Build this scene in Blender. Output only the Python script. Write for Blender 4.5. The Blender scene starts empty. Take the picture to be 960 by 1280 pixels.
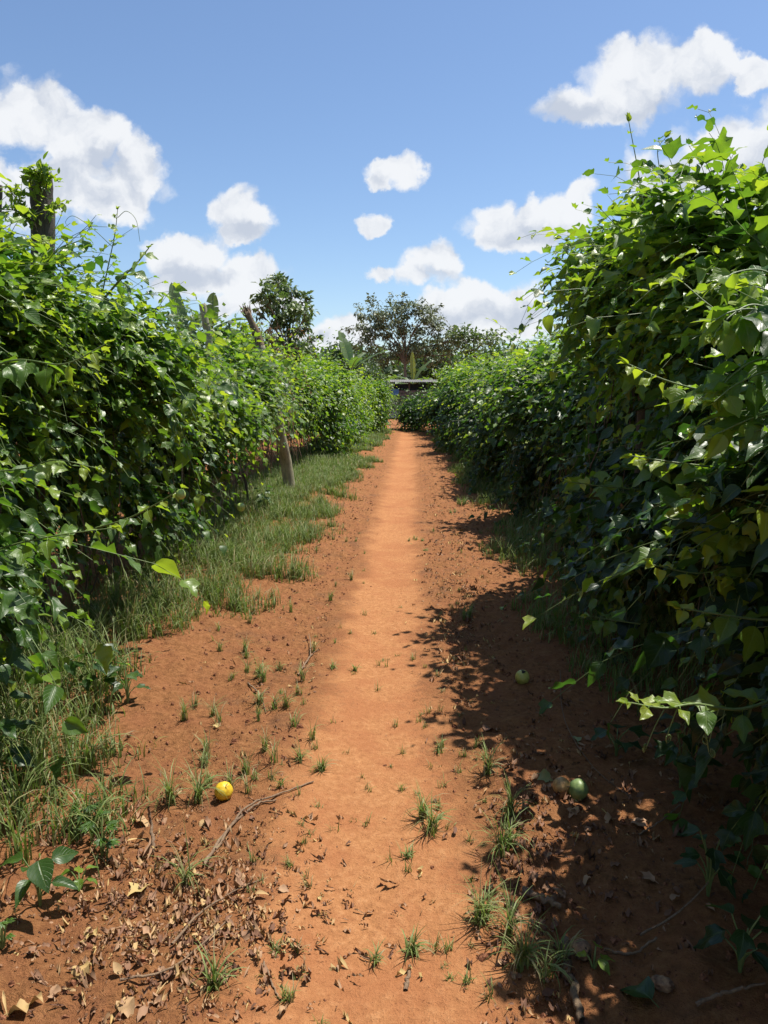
import bpy, math, random
import numpy as np
from mathutils import Vector

random.seed(7)
rng = np.random.default_rng(7)
scn = bpy.context.scene
COL = scn.collection
R = math.radians

# ------------------------------------------------------------------ camera
CAM_H = 1.5
PITCH, YAW, FPX = R(9.5), R(1.74), 924.0
cam_d = bpy.data.cameras.new('camera')
cam = bpy.data.objects.new('camera', cam_d)
COL.objects.link(cam)
cam.location = (0, 0, CAM_H)
cam.rotation_euler = (R(90) - PITCH, 0, YAW)
cam_d.sensor_fit = 'VERTICAL'
cam_d.sensor_height = 36.0
cam_d.lens = 36.0 * FPX / 1280.0
cam_d.clip_start = 0.02
cam_d.clip_end = 2000
scn.camera = cam

_f = Vector((-math.sin(YAW) * math.cos(PITCH), math.cos(YAW) * math.cos(PITCH), -math.sin(PITCH)))
_r = Vector((math.cos(YAW), math.sin(YAW), 0))
_u = _r.cross(_f)


def ray(px, py):
    return _f + _r * ((px - 480) / FPX) + _u * (-(py - 640) / FPX)


def P(px, py, Y):
    d = ray(px, py)
    return Vector((0, 0, CAM_H)) + d * (Y / d.y)


# ------------------------------------------------------------------ numpy noise
def _hash(ix, iy, iz, seed):
    h = (ix.astype(np.int64) * 374761393 + iy.astype(np.int64) * 668265263 + iz.astype(np.int64) * 1274126177 + seed * 974634777) & 0xFFFFFFFF
    h = ((h ^ (h >> 13)) * 1274126177) & 0xFFFFFFFF
    h = ((h ^ (h >> 16)) * 2246822519) & 0xFFFFFFFF
    h = h ^ (h >> 15)
    return (h & 0xFFFFFF) / float(0xFFFFFF)


def vnoise(p, freq=1.0, seed=0):
    p = np.asarray(p, dtype=np.float64) * freq
    i = np.floor(p).astype(np.int64)
    f = p - i
    f = f * f * (3 - 2 * f)
    out = 0
    for dx in (0, 1):
        wx = f[..., 0] if dx else 1 - f[..., 0]
        for dy in (0, 1):
            wy = f[..., 1] if dy else 1 - f[..., 1]
            for dz in (0, 1):
                wz = f[..., 2] if dz else 1 - f[..., 2]
                out = out + wx * wy * wz * _hash(i[..., 0] + dx, i[..., 1] + dy, i[..., 2] + dz, seed)
    return out


def smooth(e0, e1, x):
    t = np.clip((x - e0) / (e1 - e0), 0, 1)
    return t * t * (3 - 2 * t)


def nrm(v):
    return v / np.maximum(np.linalg.norm(v, axis=-1, keepdims=True), 1e-9)


# ------------------------------------------------------------------ ground height
PATH_Y = [-3, 1.5, 3.2, 6.4, 11.5, 20, 28, 40]
PATH_X = [-0.05, -0.08, -0.14, -0.13, -0.09, -0.02, 0.05, 0.1]


def path_c(y):
    return np.interp(y, PATH_Y, PATH_X)


def gz(x, y):
    x = np.asarray(x, float)
    y = np.asarray(y, float)
    x, y = np.broadcast_arrays(x, y)
    p = np.stack([x, y, np.zeros_like(x)], -1)
    d = np.abs(x - path_c(y) + (vnoise(p, 1.3, 31) - .5) * .12)
    off = smooth(0.2, 0.5, d)
    near = 1 - smooth(40, 60, np.hypot(x, y))
    z = (vnoise(p, 0.7, 1) - .5) * .07 * (0.3 + off)
    z = z + (vnoise(p, 3.1, 2) - .5) * .030 * (0.22 + off)
    z = z + (vnoise(p, 8.0, 3) - .5) * .018 * (0.12 + off)
    z = z + (vnoise(p, 21.0, 4) - .5) * .018 * (0.2 + off)
    z = z + (vnoise(p, 43.0, 5) - .5) * .011 * (0.3 + off)
    z = z - 0.035 * np.exp(-(d / .33) ** 2)
    z = z + 0.05 * smooth(0.9, 1.9, np.abs(x)) * (1 - smooth(3.2, 4.2, np.abs(x)))
    return z * near


def gz1(x, y):
    return float(gz(np.array([x]), np.array([y]))[0])


def G(px, py):
    """point on the ground seen at a pixel"""
    d = ray(px, py)
    t = CAM_H / -d.z
    p = Vector((0, 0, CAM_H)) + d * t
    for _ in range(3):
        z = gz1(p.x, p.y)
        t = (CAM_H - z) / -d.z
        p = Vector((0, 0, CAM_H)) + d * t
    return p


# ------------------------------------------------------------------ mesh helpers
class Batch:
    def __init__(self):
        self.V, self.F, self.A, self.n = [], [], {}, 0

    def add(self, V, F, **attrs):
        V = np.asarray(V, float).reshape(-1, 3)
        F = np.asarray(F, np.int64).reshape(-1, 4)
        self.V.append(V)
        self.F.append(F + self.n)
        for k in ('tint', 'across', 'along'):
            a = attrs.get(k, 0.0)
            self.A.setdefault(k, []).append(np.broadcast_to(np.asarray(a, float).reshape(-1) if np.ndim(a) else np.full(1, a), (len(V),)))
        self.n += len(V)

    def build(self, name, mat, parent=None, smooth_=True):
        V = np.concatenate(self.V)
        F = np.concatenate(self.F)
        me = bpy.data.meshes.new(name)
        me.vertices.add(len(V))
        me.vertices.foreach_set('co', V.astype(np.float32).ravel())
        me.loops.add(len(F) * 4)
        me.loops.foreach_set('vertex_index', F.astype(np.int32).ravel())
        me.polygons.add(len(F))
        me.polygons.foreach_set('loop_start', np.arange(0, len(F) * 4, 4, dtype=np.int32))
        me.polygons.foreach_set('use_smooth', np.full(len(F), smooth_, dtype=bool))
        for k, v in self.A.items():
            at = me.attributes.new(k, 'FLOAT', 'POINT')
            at.data.foreach_set('value', np.concatenate(v).astype(np.float32))
        me.update(calc_edges=True)
        me.materials.append(mat)
        o = bpy.data.objects.new(name, me)
        COL.objects.link(o)
        if parent:
            attach(o, parent)
        return o


def attach(o, parent):
    o.parent = parent
    # meshes are written in world coordinates: keep them there
    loc = Vector((0, 0, 0))
    p = parent
    while p is not None:
        loc += p.location
        p = p.parent
    o.location = -loc


def thing(name, label, cat, loc=(0, 0, 0), group=None):
    o = bpy.data.objects.new(name, None)
    o.empty_display_size = .1
    COL.objects.link(o)
    o.location = loc
    o['label'] = label
    o['category'] = cat
    if group:
        o['group'] = group
    return o


def tag(o, label=None, cat=None, group=None, kind=None):
    if label:
        o['label'] = label
    if cat:
        o['category'] = cat
    if group:
        o['group'] = group
    if kind:
        o['kind'] = kind
    return o


def tubes(pts, rad, n=4):
    """pts (S,K,3), rad (S,K) -> V, F of open tubes"""
    pts = np.asarray(pts, float)
    S, K, _ = pts.shape
    rad = np.broadcast_to(np.asarray(rad, float), (S, K))
    T = np.gradient(pts, axis=1)
    T = nrm(T)
    ref = np.where(np.abs(T[..., 2:3]) > .85, np.array([1., 0.2, 0]), np.array([0, 0.1, 1.]))
    U = nrm(np.cross(T, ref))
    W = np.cross(T, U)
    a = np.arange(n) / n * 2 * np.pi
    ring = U[:, :, None, :] * np.cos(a)[None, None, :, None] + W[:, :, None, :] * np.sin(a)[None, None, :, None]
    V = pts[:, :, None, :] + ring * rad[:, :, None, None]
    idx = np.arange(S * K * n).reshape(S, K, n)
    a0 = idx[:, :-1, :]
    a1 = idx[:, 1:, :]
    F = np.stack([a0, np.roll(a0, -1, 2), np.roll(a1, -1, 2), a1], -1).reshape(-1, 4)
    return V.reshape(-1, 3), F


# leaf templates -----------------------------------------------------------
def leaf_template(rows, cols, kind):
    """rows: list of t; cols: list of -1..1; returns X,Y,across,along,F (unit length)"""
    t = np.array(rows)
    c = np.array(cols)
    if kind == 'ovate':
        w = np.interp(t, [0, .06, .18, .34, .5, .68, .85, 1], [.04, .21, .31, .34, .31, .22, .10, .008])
        fw = np.zeros_like(t)
    elif kind == 'lobed':
        w = np.interp(t, [0, .06, .18, .34, .46, .58, .72, .88, 1], [.05, .20, .32, .47, .23, .18, .175, .085, .008])
        fw = np.interp(t, [0, .2, .34, .46, .6, 1], [0, .04, .20, .12, .03, 0])
    elif kind == 'lance':
        w = np.interp(t, [0, .1, .35, .6, .85, 1], [.02, .13, .2, .17, .08, .005])
        fw = np.zeros_like(t)
    X = w[:, None] * c[None, :]
    Y = t[:, None] + fw[:, None] * np.abs(c)[None, :] ** 2
    ac = np.broadcast_to(c[None, :], X.shape)
    al = np.broadcast_to(t[:, None], X.shape)
    m, n = X.shape
    idx = np.arange(m * n).reshape(m, n)
    F = np.stack([idx[:-1, :-1], idx[:-1, 1:], idx[1:, 1:], idx[1:, :-1]], -1).reshape(-1, 4)
    return X.ravel(), Y.ravel(), ac.ravel(), al.ravel(), F


LOD = {}
for kd in ('ovate', 'lobed', 'lance'):
    LOD[kd, 2] = leaf_template([0, .08, .2, .34, .46, .6, .8, 1], [-1, -.5, 0, .5, 1], kd)
    LOD[kd, 1] = leaf_template([0, .14, .34, .55, .78, 1], [-1, 0, 1], kd)
    LOD[kd, 0] = leaf_template([0, .33, 1], [-1, 0, 1], kd)


def add_leaves(B, pos, T, N, size, tint, kind='ovate', lod=1, fold=.25, curl=.25, wide=1.0, wave=.05):
    n = len(pos)
    if n == 0:
        return
    X, Y, ac, al, F = LOD[kind, lod]
    T = nrm(T)
    Nn = nrm(N - T * np.sum(N * T, -1, keepdims=True))
    Bn = np.cross(T, Nn)
    size = np.broadcast_to(np.asarray(size, float), (n,))
    fo = fold * (0.4 + 1.2 * rng.random(n))
    cu = curl * (rng.random(n) * 1.6 - .3)
    wv = wave * (rng.random(n) * 2)
    ph = rng.random(n) * 6.28
    wd = wide * (0.7 + .5 * rng.random(n))
    tw = (rng.random(n) - .5) * .5
    aX = np.abs(X)
    lx = X[None] * wd[:, None]
    ly = np.broadcast_to(Y[None], lx.shape)
    lz = fo[:, None] * aX[None] - cu[:, None] * (Y ** 2)[None] + wv[:, None] * np.sin(Y[None] * 11 + ph[:, None] + np.sign(X)[None]) * np.abs(ac)[None] + tw[:, None] * X[None] * Y[None]
    V = pos[:, None, :] + size[:, None, None] * (lx[..., None] * Bn[:, None] + ly[..., None] * T[:, None] + lz[..., None] * Nn[:, None])
    nv = len(X)
    FF = (F[None] + (np.arange(n) * nv)[:, None, None]).reshape(-1, 4)
    B.add(V.reshape(-1, 3), FF, tint=np.repeat(np.broadcast_to(tint, (n,)), nv), across=np.tile(ac, n), along=np.tile(al, n))


# ------------------------------------------------------------------ materials
def mat_new(name):
    m = bpy.data.materials.new(name)
    m.use_nodes = True
    nt = m.node_tree
    nt.nodes.clear()
    return m, nt


class NT:
    """small node-writing helper"""

    def __init__(self, nt):
        self.nt = nt

    def n(self, t, **kw):
        nd = self.nt.nodes.new(t)
        for k, v in kw.items():
            setattr(nd, k, v)
        return nd

    def l(self, a, b):
        self.nt.links.new(a, b)

    def put(self, sock, v):
        if hasattr(v, 'is_output') or isinstance(v, bpy.types.NodeSocket):
            self.l(v, sock)
        else:
            sock.default_value = v

    def math(self, op, a, b=0.0, c=0.0, clamp=False):
        nd = self.n('ShaderNodeMath', operation=op, use_clamp=clamp)
        for i, v in enumerate((a, b, c)):
            self.put(nd.inputs[i], v)
        return nd.outputs[0]

    def mix(self, f, a, b, typ='MIX'):
        nd = self.n('ShaderNodeMix', data_type='RGBA', blend_type=typ)
        self.put(nd.inputs[0], f)
        self.put(nd.inputs[6], a if not isinstance(a, tuple) else (*a, 1))
        self.put(nd.inputs[7], b if not isinstance(b, tuple) else (*b, 1))
        return nd.outputs[2]

    def noise(self, vec, scale, detail=3, rough=.55, dist=0):
        nd = self.n('ShaderNodeTexNoise')
        nd.inputs['Scale'].default_value = scale
        nd.inputs['Detail'].default_value = detail
        nd.inputs['Roughness'].default_value = rough
        nd.inputs['Distortion'].default_value = dist
        if vec is not None:
            self.l(vec, nd.inputs['Vector'])
        return nd.outputs['Fac']

    def ramp(self, f, stops):
        nd = self.n('ShaderNodeValToRGB')
        el = nd.color_ramp.elements
        while len(el) < len(stops):
            el.new(.5)
        for e, (p, c) in zip(el, stops):
            e.position = p
            e.color = (*c, 1)
        self.put(nd.inputs[0], f)
        return nd.outputs[0]

    def smooth(self, f, a, b):
        nd = self.n('ShaderNodeMapRange', interpolation_type='SMOOTHSTEP')
        self.put(nd.inputs[0], f)
        nd.inputs[1].default_value = a
        nd.inputs[2].default_value = b
        return nd.outputs[0]

    def attr(self, name):
        return self.n('ShaderNodeAttribute', attribute_name=name).outputs['Fac']

    def pos(self):
        return self.n('ShaderNodeNewGeometry').outputs['Position']

    def bump(self, h, strength, dist):
        nd = self.n('ShaderNodeBump')
        nd.inputs['Strength'].default_value = strength
        nd.inputs['Distance'].default_value = dist
        self.l(h, nd.inputs['Height'])
        return nd.outputs['Normal']


def leaf_material(name, stops, trans_stops, trans=.4, rough=.36, spec=.5, veins=True, back=.35):
    m, nt = mat_new(name)
    k = NT(nt)
    tint = k.attr('tint')
    across = k.math('ABSOLUTE', k.attr('across'))
    along = k.attr('along')
    pos = k.pos()
    blot = k.noise(pos, 38, 2)
    t2 = k.math('ADD', tint, k.math('MULTIPLY', k.math('SUBTRACT', blot, .5), .16), clamp=True)
    col = k.ramp(t2, stops)
    tcol = k.ramp(t2, trans_stops)
    nrm_in = None
    if veins:
        rib = k.math('SUBTRACT', 1, k.smooth(across, .02, .1))
        sv = k.math('SINE', k.math('SUBTRACT', k.math('MULTIPLY', along, 44), k.math('MULTIPLY', across, 16)))
        sv = k.math('MULTIPLY', k.smooth(sv, .72, 1.0), .45)
        v = k.math('MAXIMUM', rib, sv)
        col = k.mix(k.math('MULTIPLY', v, .32), col, (.22, .30, .09))
        h = k.math('ADD', k.math('MULTIPLY', v, -1.0), k.math('MULTIPLY', blot, .5))
        nrm_in = k.bump(h, .45, .004)
    geo = k.n('ShaderNodeNewGeometry')
    col = k.mix(k.math('MULTIPLY', geo.outputs['Backfacing'], back), col, (.13, .19, .075))
    b = k.n('ShaderNodeBsdfPrincipled')
    k.l(col, b.inputs['Base Color'])
    r = k.math('ADD', k.math('MULTIPLY', blot, .16), rough - .08)
    r = k.math('ADD', r, k.math('MULTIPLY', geo.outputs['Backfacing'], .2))
    k.l(r, b.inputs['Roughness'])
    b.inputs['Specular IOR Level'].default_value = spec
    tr = k.n('ShaderNodeBsdfTranslucent')
    k.l(tcol, tr.inputs['Color'])
    if nrm_in:
        k.l(nrm_in, b.inputs['Normal'])
    mx = k.n('ShaderNodeMixShader')
    mx.inputs[0].default_value = trans
    k.l(b.outputs[0], mx.inputs[1])
    k.l(tr.outputs[0], mx.inputs[2])
    out = k.n('ShaderNodeOutputMaterial')
    k.l(mx.outputs[0], out.inputs[0])
    return m


M = {}
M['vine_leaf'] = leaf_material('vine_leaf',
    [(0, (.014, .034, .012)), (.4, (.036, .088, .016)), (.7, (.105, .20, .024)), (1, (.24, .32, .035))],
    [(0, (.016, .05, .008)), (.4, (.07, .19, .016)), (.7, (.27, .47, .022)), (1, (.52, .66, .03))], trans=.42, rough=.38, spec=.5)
M['tree_leaf'] = leaf_material('tree_leaf',
    [(0, (.045, .078, .036)), (.5, (.088, .14, .056)), (1, (.15, .20, .07))],
    [(0, (.06, .12, .02)), (.5, (.12, .22, .03)), (1, (.24, .34, .05))], trans=.3, rough=.45, veins=False)
M['grey_leaf'] = leaf_material('grey_leaf',  # grey-green foliage, lightened so some distance haze sits in the leaf colour
    [(0, (.09, .125, .07)), (.5, (.15, .20, .10)), (1, (.25, .29, .16))],
    [(0, (.08, .10, .03)), (.5, (.15, .18, .05)), (1, (.24, .24, .09))], trans=.25, rough=.5, veins=False)
M['banana_leaf'] = leaf_material('banana_leaf',
    [(0, (.03, .07, .025)), (.5, (.06, .13, .035)), (1, (.22, .27, .05))],
    [(0, (.08, .17, .02)), (.5, (.16, .30, .03)), (1, (.42, .48, .06))], trans=.4, rough=.4, veins=False)
M['grass'] = leaf_material('grass',
    [(0, (.06, .08, .018)), (.45, (.15, .205, .05)), (.75, (.28, .34, .11)), (.88, (.30, .27, .12)), (1, (.36, .29, .15))],
    [(0, (.07, .14, .018)), (.45, (.15, .27, .03)), (.75, (.25, .36, .06)), (.88, (.30, .26, .10)), (1, (.34, .26, .12))], trans=.33, rough=.42, veins=False, back=.1)
M['dry_leaf'] = leaf_material('dry_leaf',
    [(0, (.07, .032, .02)), (.4, (.20, .10, .06)), (.7, (.40, .24, .14)), (.9, (.52, .37, .15)), (1, (.22, .26, .12))],
    [(0, (.05, .02, .01)), (.5, (.14, .07, .03)), (.8, (.30, .18, .06)), (1, (.3, .25, .1))], trans=.15, rough=.7, spec=.25, veins=False, back=.05)


def bark_material(name, a, b, scale=9, rough=.85, bump=.5):
    m, nt = mat_new(name)
    k = NT(nt)
    tc = k.pos()
    mp = k.n('ShaderNodeMapping')
    mp.inputs['Scale'].default_value = (1, 1, .22)
    k.l(tc, mp.inputs[0])
    n1 = k.noise(mp.outputs[0], scale * 6, 5, .65, .4)
    n2 = k.noise(tc, scale, 3)
    f = k.math('ADD', k.math('MULTIPLY', n1, .65), k.math('MULTIPLY', n2, .35))
    col = k.ramp(f, [(.3, a), (.68, b)])
    bs = k.n('ShaderNodeBsdfPrincipled')
    k.l(col, bs.inputs['Base Color'])
    bs.inputs['Roughness'].default_value = rough
    k.l(k.bump(n1, bump, .02), bs.inputs['Normal'])
    out = k.n('ShaderNodeOutputMaterial')
    k.l(bs.outputs[0], out.inputs[0])
    return m


M['bark_pale'] = bark_material('bark_pale', (.13, .12, .07), (.36, .34, .22))
M['bark_dark'] = bark_material('bark_dark', (.025, .02, .016), (.11, .09, .065))
M['bark_grey'] = bark_material('bark_grey', (.07, .06, .045), (.22, .19, .14))
M['vine_wood'] = bark_material('vine_wood', (.05, .035, .022), (.16, .12, .08), 20)
M['vine_green'] = bark_material('vine_green', (.07, .12, .03), (.20, .26, .09), 20, .5, .15)
M['twig'] = bark_material('twig', (.09, .05, .03), (.30, .20, .12), 20)
M['broken_wood'] = bark_material('broken_wood', (.07, .045, .03), (.24, .16, .09), 16)
M['plank'] = bark_material('plank', (.035, .03, .028), (.17, .155, .15), 5, .8, .4)
M['plank_edge'] = bark_material('plank_edge', (.25, .24, .23), (.50, .48, .46), 5, .8, .3)


def plain(name, a, b, scale=30, rough=.6, metal=0.0, bump=.1, spec=.5):
    m, nt = mat_new(name)
    k = NT(nt)
    p = k.pos()
    n1 = k.noise(p, scale, 4)
    col = k.ramp(n1, [(.35, a), (.65, b)])
    bs = k.n('ShaderNodeBsdfPrincipled')
    k.l(col, bs.inputs['Base Color'])
    bs.inputs['Roughness'].default_value = rough
    bs.inputs['Metallic'].default_value = metal
    bs.inputs['Specular IOR Level'].default_value = spec
    if bump:
        k.l(k.bump(n1, bump, .01), bs.inputs['Normal'])
    out = k.n('ShaderNodeOutputMaterial')
    k.l(bs.outputs[0], out.inputs[0])
    return m


M['fruit_yellow'] = plain('fruit_yellow', (.62, .38, .02), (.78, .58, .05), 60, .4)
M['fruit_lime'] = plain('fruit_lime', (.34, .36, .07), (.50, .46, .12), 60, .4)
M['fruit_green'] = plain('fruit_green', (.11, .17, .05), (.20, .27, .09), 70, .45)
M['fruit_tan'] = plain('fruit_tan', (.30, .17, .06), (.52, .34, .14), 60, .55)
M['fruit_pale'] = plain('fruit_pale', (.30, .42, .10), (.42, .52, .16), 60, .35)
M['fruit_rot'] = plain('fruit_rot', (.10, .05, .03), (.36, .22, .12), 50, .8, bump=.5)
M['hole'] = plain('hole', (.015, .01, .008), (.04, .02, .015), 40, .9)
M['metal_roof'] = plain('metal_roof', (.07, .065, .06), (.19, .18, .17), 3, .7, .1)
M['blue_sheet'] = plain('blue_sheet', (.03, .11, .30), (.06, .18, .42), 8, .5)
M['stone'] = plain('stone', (.10, .04, .022), (.30, .13, .07), 120, .95, bump=.5, spec=.1)


for nm, spot in (('fruit_yellow', (.40, .20, .03)), ('fruit_green', (.25, .22, .09)), ('fruit_lime', (.22, .20, .05)), ('fruit_tan', (.18, .09, .04))):
    nt_ = M[nm].node_tree
    kk = NT(nt_)
    bs_ = [n_ for n_ in nt_.nodes if n_.type == 'BSDF_PRINCIPLED'][0]
    src = bs_.inputs['Base Color'].links[0].from_socket
    f_ = kk.math('MULTIPLY', kk.smooth(kk.noise(kk.pos(), 150, 3, .7), .58, .68), .6)
    g_ = kk.math('MULTIPLY', kk.smooth(kk.noise(kk.pos(), 40, 4, .7), .55, .75), .7)
    kk.l(kk.mix(kk.math('MAXIMUM', f_, g_), src, spot), bs_.inputs['Base Color'])


def soil_material():
    m, nt = mat_new('red_soil')
    k = NT(nt)
    pos = k.pos()
    sep = k.n('ShaderNodeSeparateXYZ')
    k.l(pos, sep.inputs[0])
    x, y = sep.outputs[0], sep.outputs[1]
    # distance from the worn centre line of the footpath (a soft polyline)
    cv = k.n('ShaderNodeFloatCurve')
    c = cv.mapping.curves[0]
    while len(c.points) < len(PATH_Y):
        c.points.new(.5, .5)
    for p_, yy, xx in zip(c.points, PATH_Y, PATH_X):
        p_.location = ((yy + 3) / 43.0, .5 + xx)
        p_.handle_type = 'AUTO'
    cv.mapping.update()
    k.l(k.math('DIVIDE', k.math('ADD', y, 3), 43.0, clamp=True), cv.inputs['Value'])
    cx = k.math('SUBTRACT', cv.outputs[0], .5)
    big = k.noise(pos, 1.1, 4, .6)
    mid = k.noise(pos, 5.5, 5, .65)
    fine = k.noise(pos, 34, 6, .7)
    grit = k.noise(pos, 150, 4, .75)
    d = k.math('ABSOLUTE', k.math('SUBTRACT', x, cx))
    dn = k.math('ADD', d, k.math('MULTIPLY', k.math('SUBTRACT', big, .5), .26))
    dn = k.math('ADD', dn, k.math('MULTIPLY', k.math('SUBTRACT', mid, .5), .42))
    dn = k.math('ADD', dn, k.math('MULTIPLY', k.math('SUBTRACT', fine, .5), .60))
    dn = k.math('SUBTRACT', dn, k.math('MULTIPLY', k.smooth(y, 4.5, 1.2), .13))
    worn = k.math('MULTIPLY', k.math('SUBTRACT', 1, k.smooth(dn, .13, .33)), .93)
    loose = k.ramp(fine, [(.28, (.135, .058, .024)), (.5, (.285, .126, .05)), (.72, (.40, .19, .082))])
    loose = k.mix(k.math('MULTIPLY', k.smooth(mid, .35, .7), .6), loose, (.29, .115, .052))
    dust = k.ramp(fine, [(.25, (.285, .124, .050)), (.5, (.41, .185, .077)), (.75, (.52, .265, .122))])
    dust = k.mix(k.math('MULTIPLY', k.smooth(k.math('ADD', k.math('MULTIPLY', big, .5), k.math('MULTIPLY', mid, .5)), .42, .58), .6), dust, (.345, .132, .056))
    col = k.mix(worn, loose, dust)
    # dark crumbs and pale grit
    col = k.mix(k.math('MULTIPLY', k.smooth(grit, .56, .70), .7), col, (.09, .028, .015))
    col = k.mix(k.math('MULTIPLY', k.smooth(grit, .38, .26), .30), col, (.50, .26, .15))
    # scattered decayed plant matter: duller patches away from the path
    patch = k.math('MULTIPLY', k.smooth(k.noise(pos, 2.6, 5, .7), .52, .70), k.math('SUBTRACT', 1, worn))
    col = k.mix(k.math('MULTIPLY', patch, .55), col, (.14, .072, .042))
    bs = k.n('ShaderNodeBsdfPrincipled')
    k.l(col, bs.inputs['Base Color'])
    bs.inputs['Roughness'].default_value = .95
    bs.inputs['Specular IOR Level'].default_value = .12
    h = k.math('ADD', k.math('MULTIPLY', fine, .7), k.math('MULTIPLY', grit, .35))
    bp = k.n('ShaderNodeBump')
    bp.inputs['Distance'].default_value = .03
    k.l(k.math('SUBTRACT', 1.0, k.math('MULTIPLY', worn, .3)), bp.inputs['Strength'])
    k.l(h, bp.inputs['Height'])
    k.l(bp.outputs[0], bs.inputs['Normal'])
    out = k.n('ShaderNodeOutputMaterial')
    k.l(bs.outputs[0], out.inputs[0])
    return m


M['soil'] = soil_material()

# ------------------------------------------------------------------ ground and path
def spaced(lo, hi, fine_lo, fine_hi, step, grow):
    v = list(np.arange(fine_lo, fine_hi + 1e-6, step))
    s = step
    while v[-1] < hi:
        s *= grow
        v.append(v[-1] + s)
    s = step
    while v[0] > lo:
        s *= grow
        v.insert(0, v[0] - s)
    return np.array(v)


def grid_mesh(xs, ys, zoff, name):
    XX, YY = np.meshgrid(xs, ys)
    ZZ = gz(XX, YY) + zoff(XX, YY)
    V = np.stack([XX, YY, ZZ], -1).reshape(-1, 3)
    idx = np.arange(len(V)).reshape(XX.shape)
    F = np.stack([idx[:-1, :-1], idx[:-1, 1:], idx[1:, 1:], idx[1:, :-1]], -1).reshape(-1, 4)
    B = Batch()
    B.add(V, F)
    return B.build(name, M['soil'])


ys = [1.0]
while ys[-1] < 30:
    ys.append(ys[-1] + max(.016, .0075 * ys[-1]))
while ys[-1] < 700:
    ys.append(ys[-1] * 1.12)
s = .016
while ys[0] > -25:
    s *= 1.25
    ys.insert(0, ys[0] - s)
ys = np.array(ys)
xs = spaced(-500, 500, -2.3, 2.2, .02, 1.2)
ground = grid_mesh(xs, ys, lambda x, y: 0 * x, 'ground')
tag(ground, 'loose dark red soil with leaf litter between the vine rows', kind='structure')
xr = np.arange(-.46, .461, .02)
yp = ys[(ys > -3) & (ys < 30)]
XX = path_c(yp)[:, None] + xr[None, :]
YY = np.broadcast_to(yp[:, None], XX.shape)
edge = np.abs(xr)[None, :] + 0 * XX
ZZ = gz(XX, YY) + .004 - .010 * smooth(.34, .46, edge)
V = np.stack([XX, YY, ZZ], -1).reshape(-1, 3)
idx = np.arange(len(V)).reshape(XX.shape)
B = Batch()
B.add(V, np.stack([idx[:-1, :-1], idx[:-1, 1:], idx[1:, 1:], idx[1:, :-1]], -1).reshape(-1, 4))
tag(B.build('path', M['soil']), 'worn orange dirt footpath running straight between the vine rows', kind='structure')

# ------------------------------------------------------------------ passion vine rows
L_KEYS = dict(cleft=(2.9, 5.2, 7.5, 12.4, 17.3, 21.4),
    y=[-2.5, 1, 2.5, 4, 4.9, 5.6, 7, 7.9, 9, 10, 11.2, 12, 13, 17, 21, 25, 26.6],
    xc=[-2.4, -2.4, -2.35, -2.35, -2.35, -2.35, -2.35, -2.35, -2.35, -2.4, -2.4, -2.35, -2.3, -2.15, -1.85, -1.42, -1.3],
    w=[.6, .62, .66, .72, .68, .6, .58, .48, .42, .36, .38, .5, .58, .68, .68, .6, .35],
    h=[2.15, 2.2, 2.25, 2.32, 2.2, 1.78, 1.66, 1.68, 1.74, 1.72, 1.8, 1.9, 1.86, 1.86, 1.8, 1.75, 1.3],
    zb=[.12, .12, .15, .2, .22, .25, .3, 1.0, 1.3, 1.4, 1.25, .8, .55, .3, .25, .2, .1])
R_KEYS = dict(cleft=(3.0, 6.1, 9.6, 13.6, 18.4), box=[.95, .95, .95, .8, .5, .45, .5, .72, .72, .72, .72, .72, .75, .85, .95, .95],
    y=[-2.5, .8, 2, 2.8, 3.7, 4.8, 5.5, 6.4, 9, 12, 16, 20, 23.5, 25, 27, 28.6],
    xc=[1.95, 1.92, 1.87, 1.95, 1.9, 1.85, 1.9, 1.95, 2.0, 1.95, 1.9, 1.85, 1.75, 1.7, 1.6, 1.6],
    w=[.75, .85, .85, .65, .72, .78, .68, .60, .62, .66, .7, .75, .75, .95, 1.55, 1.5],
    h=[1.7, 1.75, 1.78, 1.8, 2.12, 2.64, 2.58, 1.75, 1.75, 1.9, 2.0, 1.88, 1.75, 1.6, 1.25, .6],
    zb=[.15, .15, .15, .2, .2, .2, .2, .2, .2, .2, .15, .1, .1, .05, .03, .02])


def prof(K, y):
    return [np.interp(y, K['y'], K[q]) for q in ('xc', 'w', 'h', 'zb')]


def env_point(K, y, a, inset=0.0, seed=0):
    """point on the hedge envelope; a=0 back side, pi/2 top, pi path side for sign handled outside"""
    xc, w, h, zb = prof(K, y)
    ca, sa = np.cos(a), np.sin(a)
    e = np.interp(y, K['y'], K['box']) if 'box' in K else .72
    cx = np.sign(ca) * np.abs(ca) ** e
    sx = np.sign(sa) * np.abs(sa) ** e
    h = h + (vnoise(np.stack([y, 0 * y, 0 * y], -1), .85, 77 + seed) - .5) * .42 * (h < 2.3)
    hz = (h - zb) / 2
    x = xc + w * cx
    z = zb + hz + hz * sx
    n = nrm(np.stack([ca / np.maximum(w, .1), 0 * ca, sa / np.maximum(hz, .1)], -1))
    p = np.stack([x, y, z], -1)
    disp = (vnoise(p, .62, 10 + seed) - .5) * .40 + (vnoise(p, 1.3, 11 + seed) - .5) * 1.0 + (vnoise(p, 3.0, 12 + seed) - .5) * .5
    for yc in K.get('cleft', ()):
        disp = disp - .46 * np.exp(-((y + .25 * (vnoise(p, 1.1, 15) - .5) * 2 - yc) / .24) ** 2)
    disp = np.clip(disp, -.62, .42)
    p = p + n * (disp - inset - .24)[..., None]
    p[..., 1] += (vnoise(p, 2.0, 13 + seed) - .5) * .15
    return p, n


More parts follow.
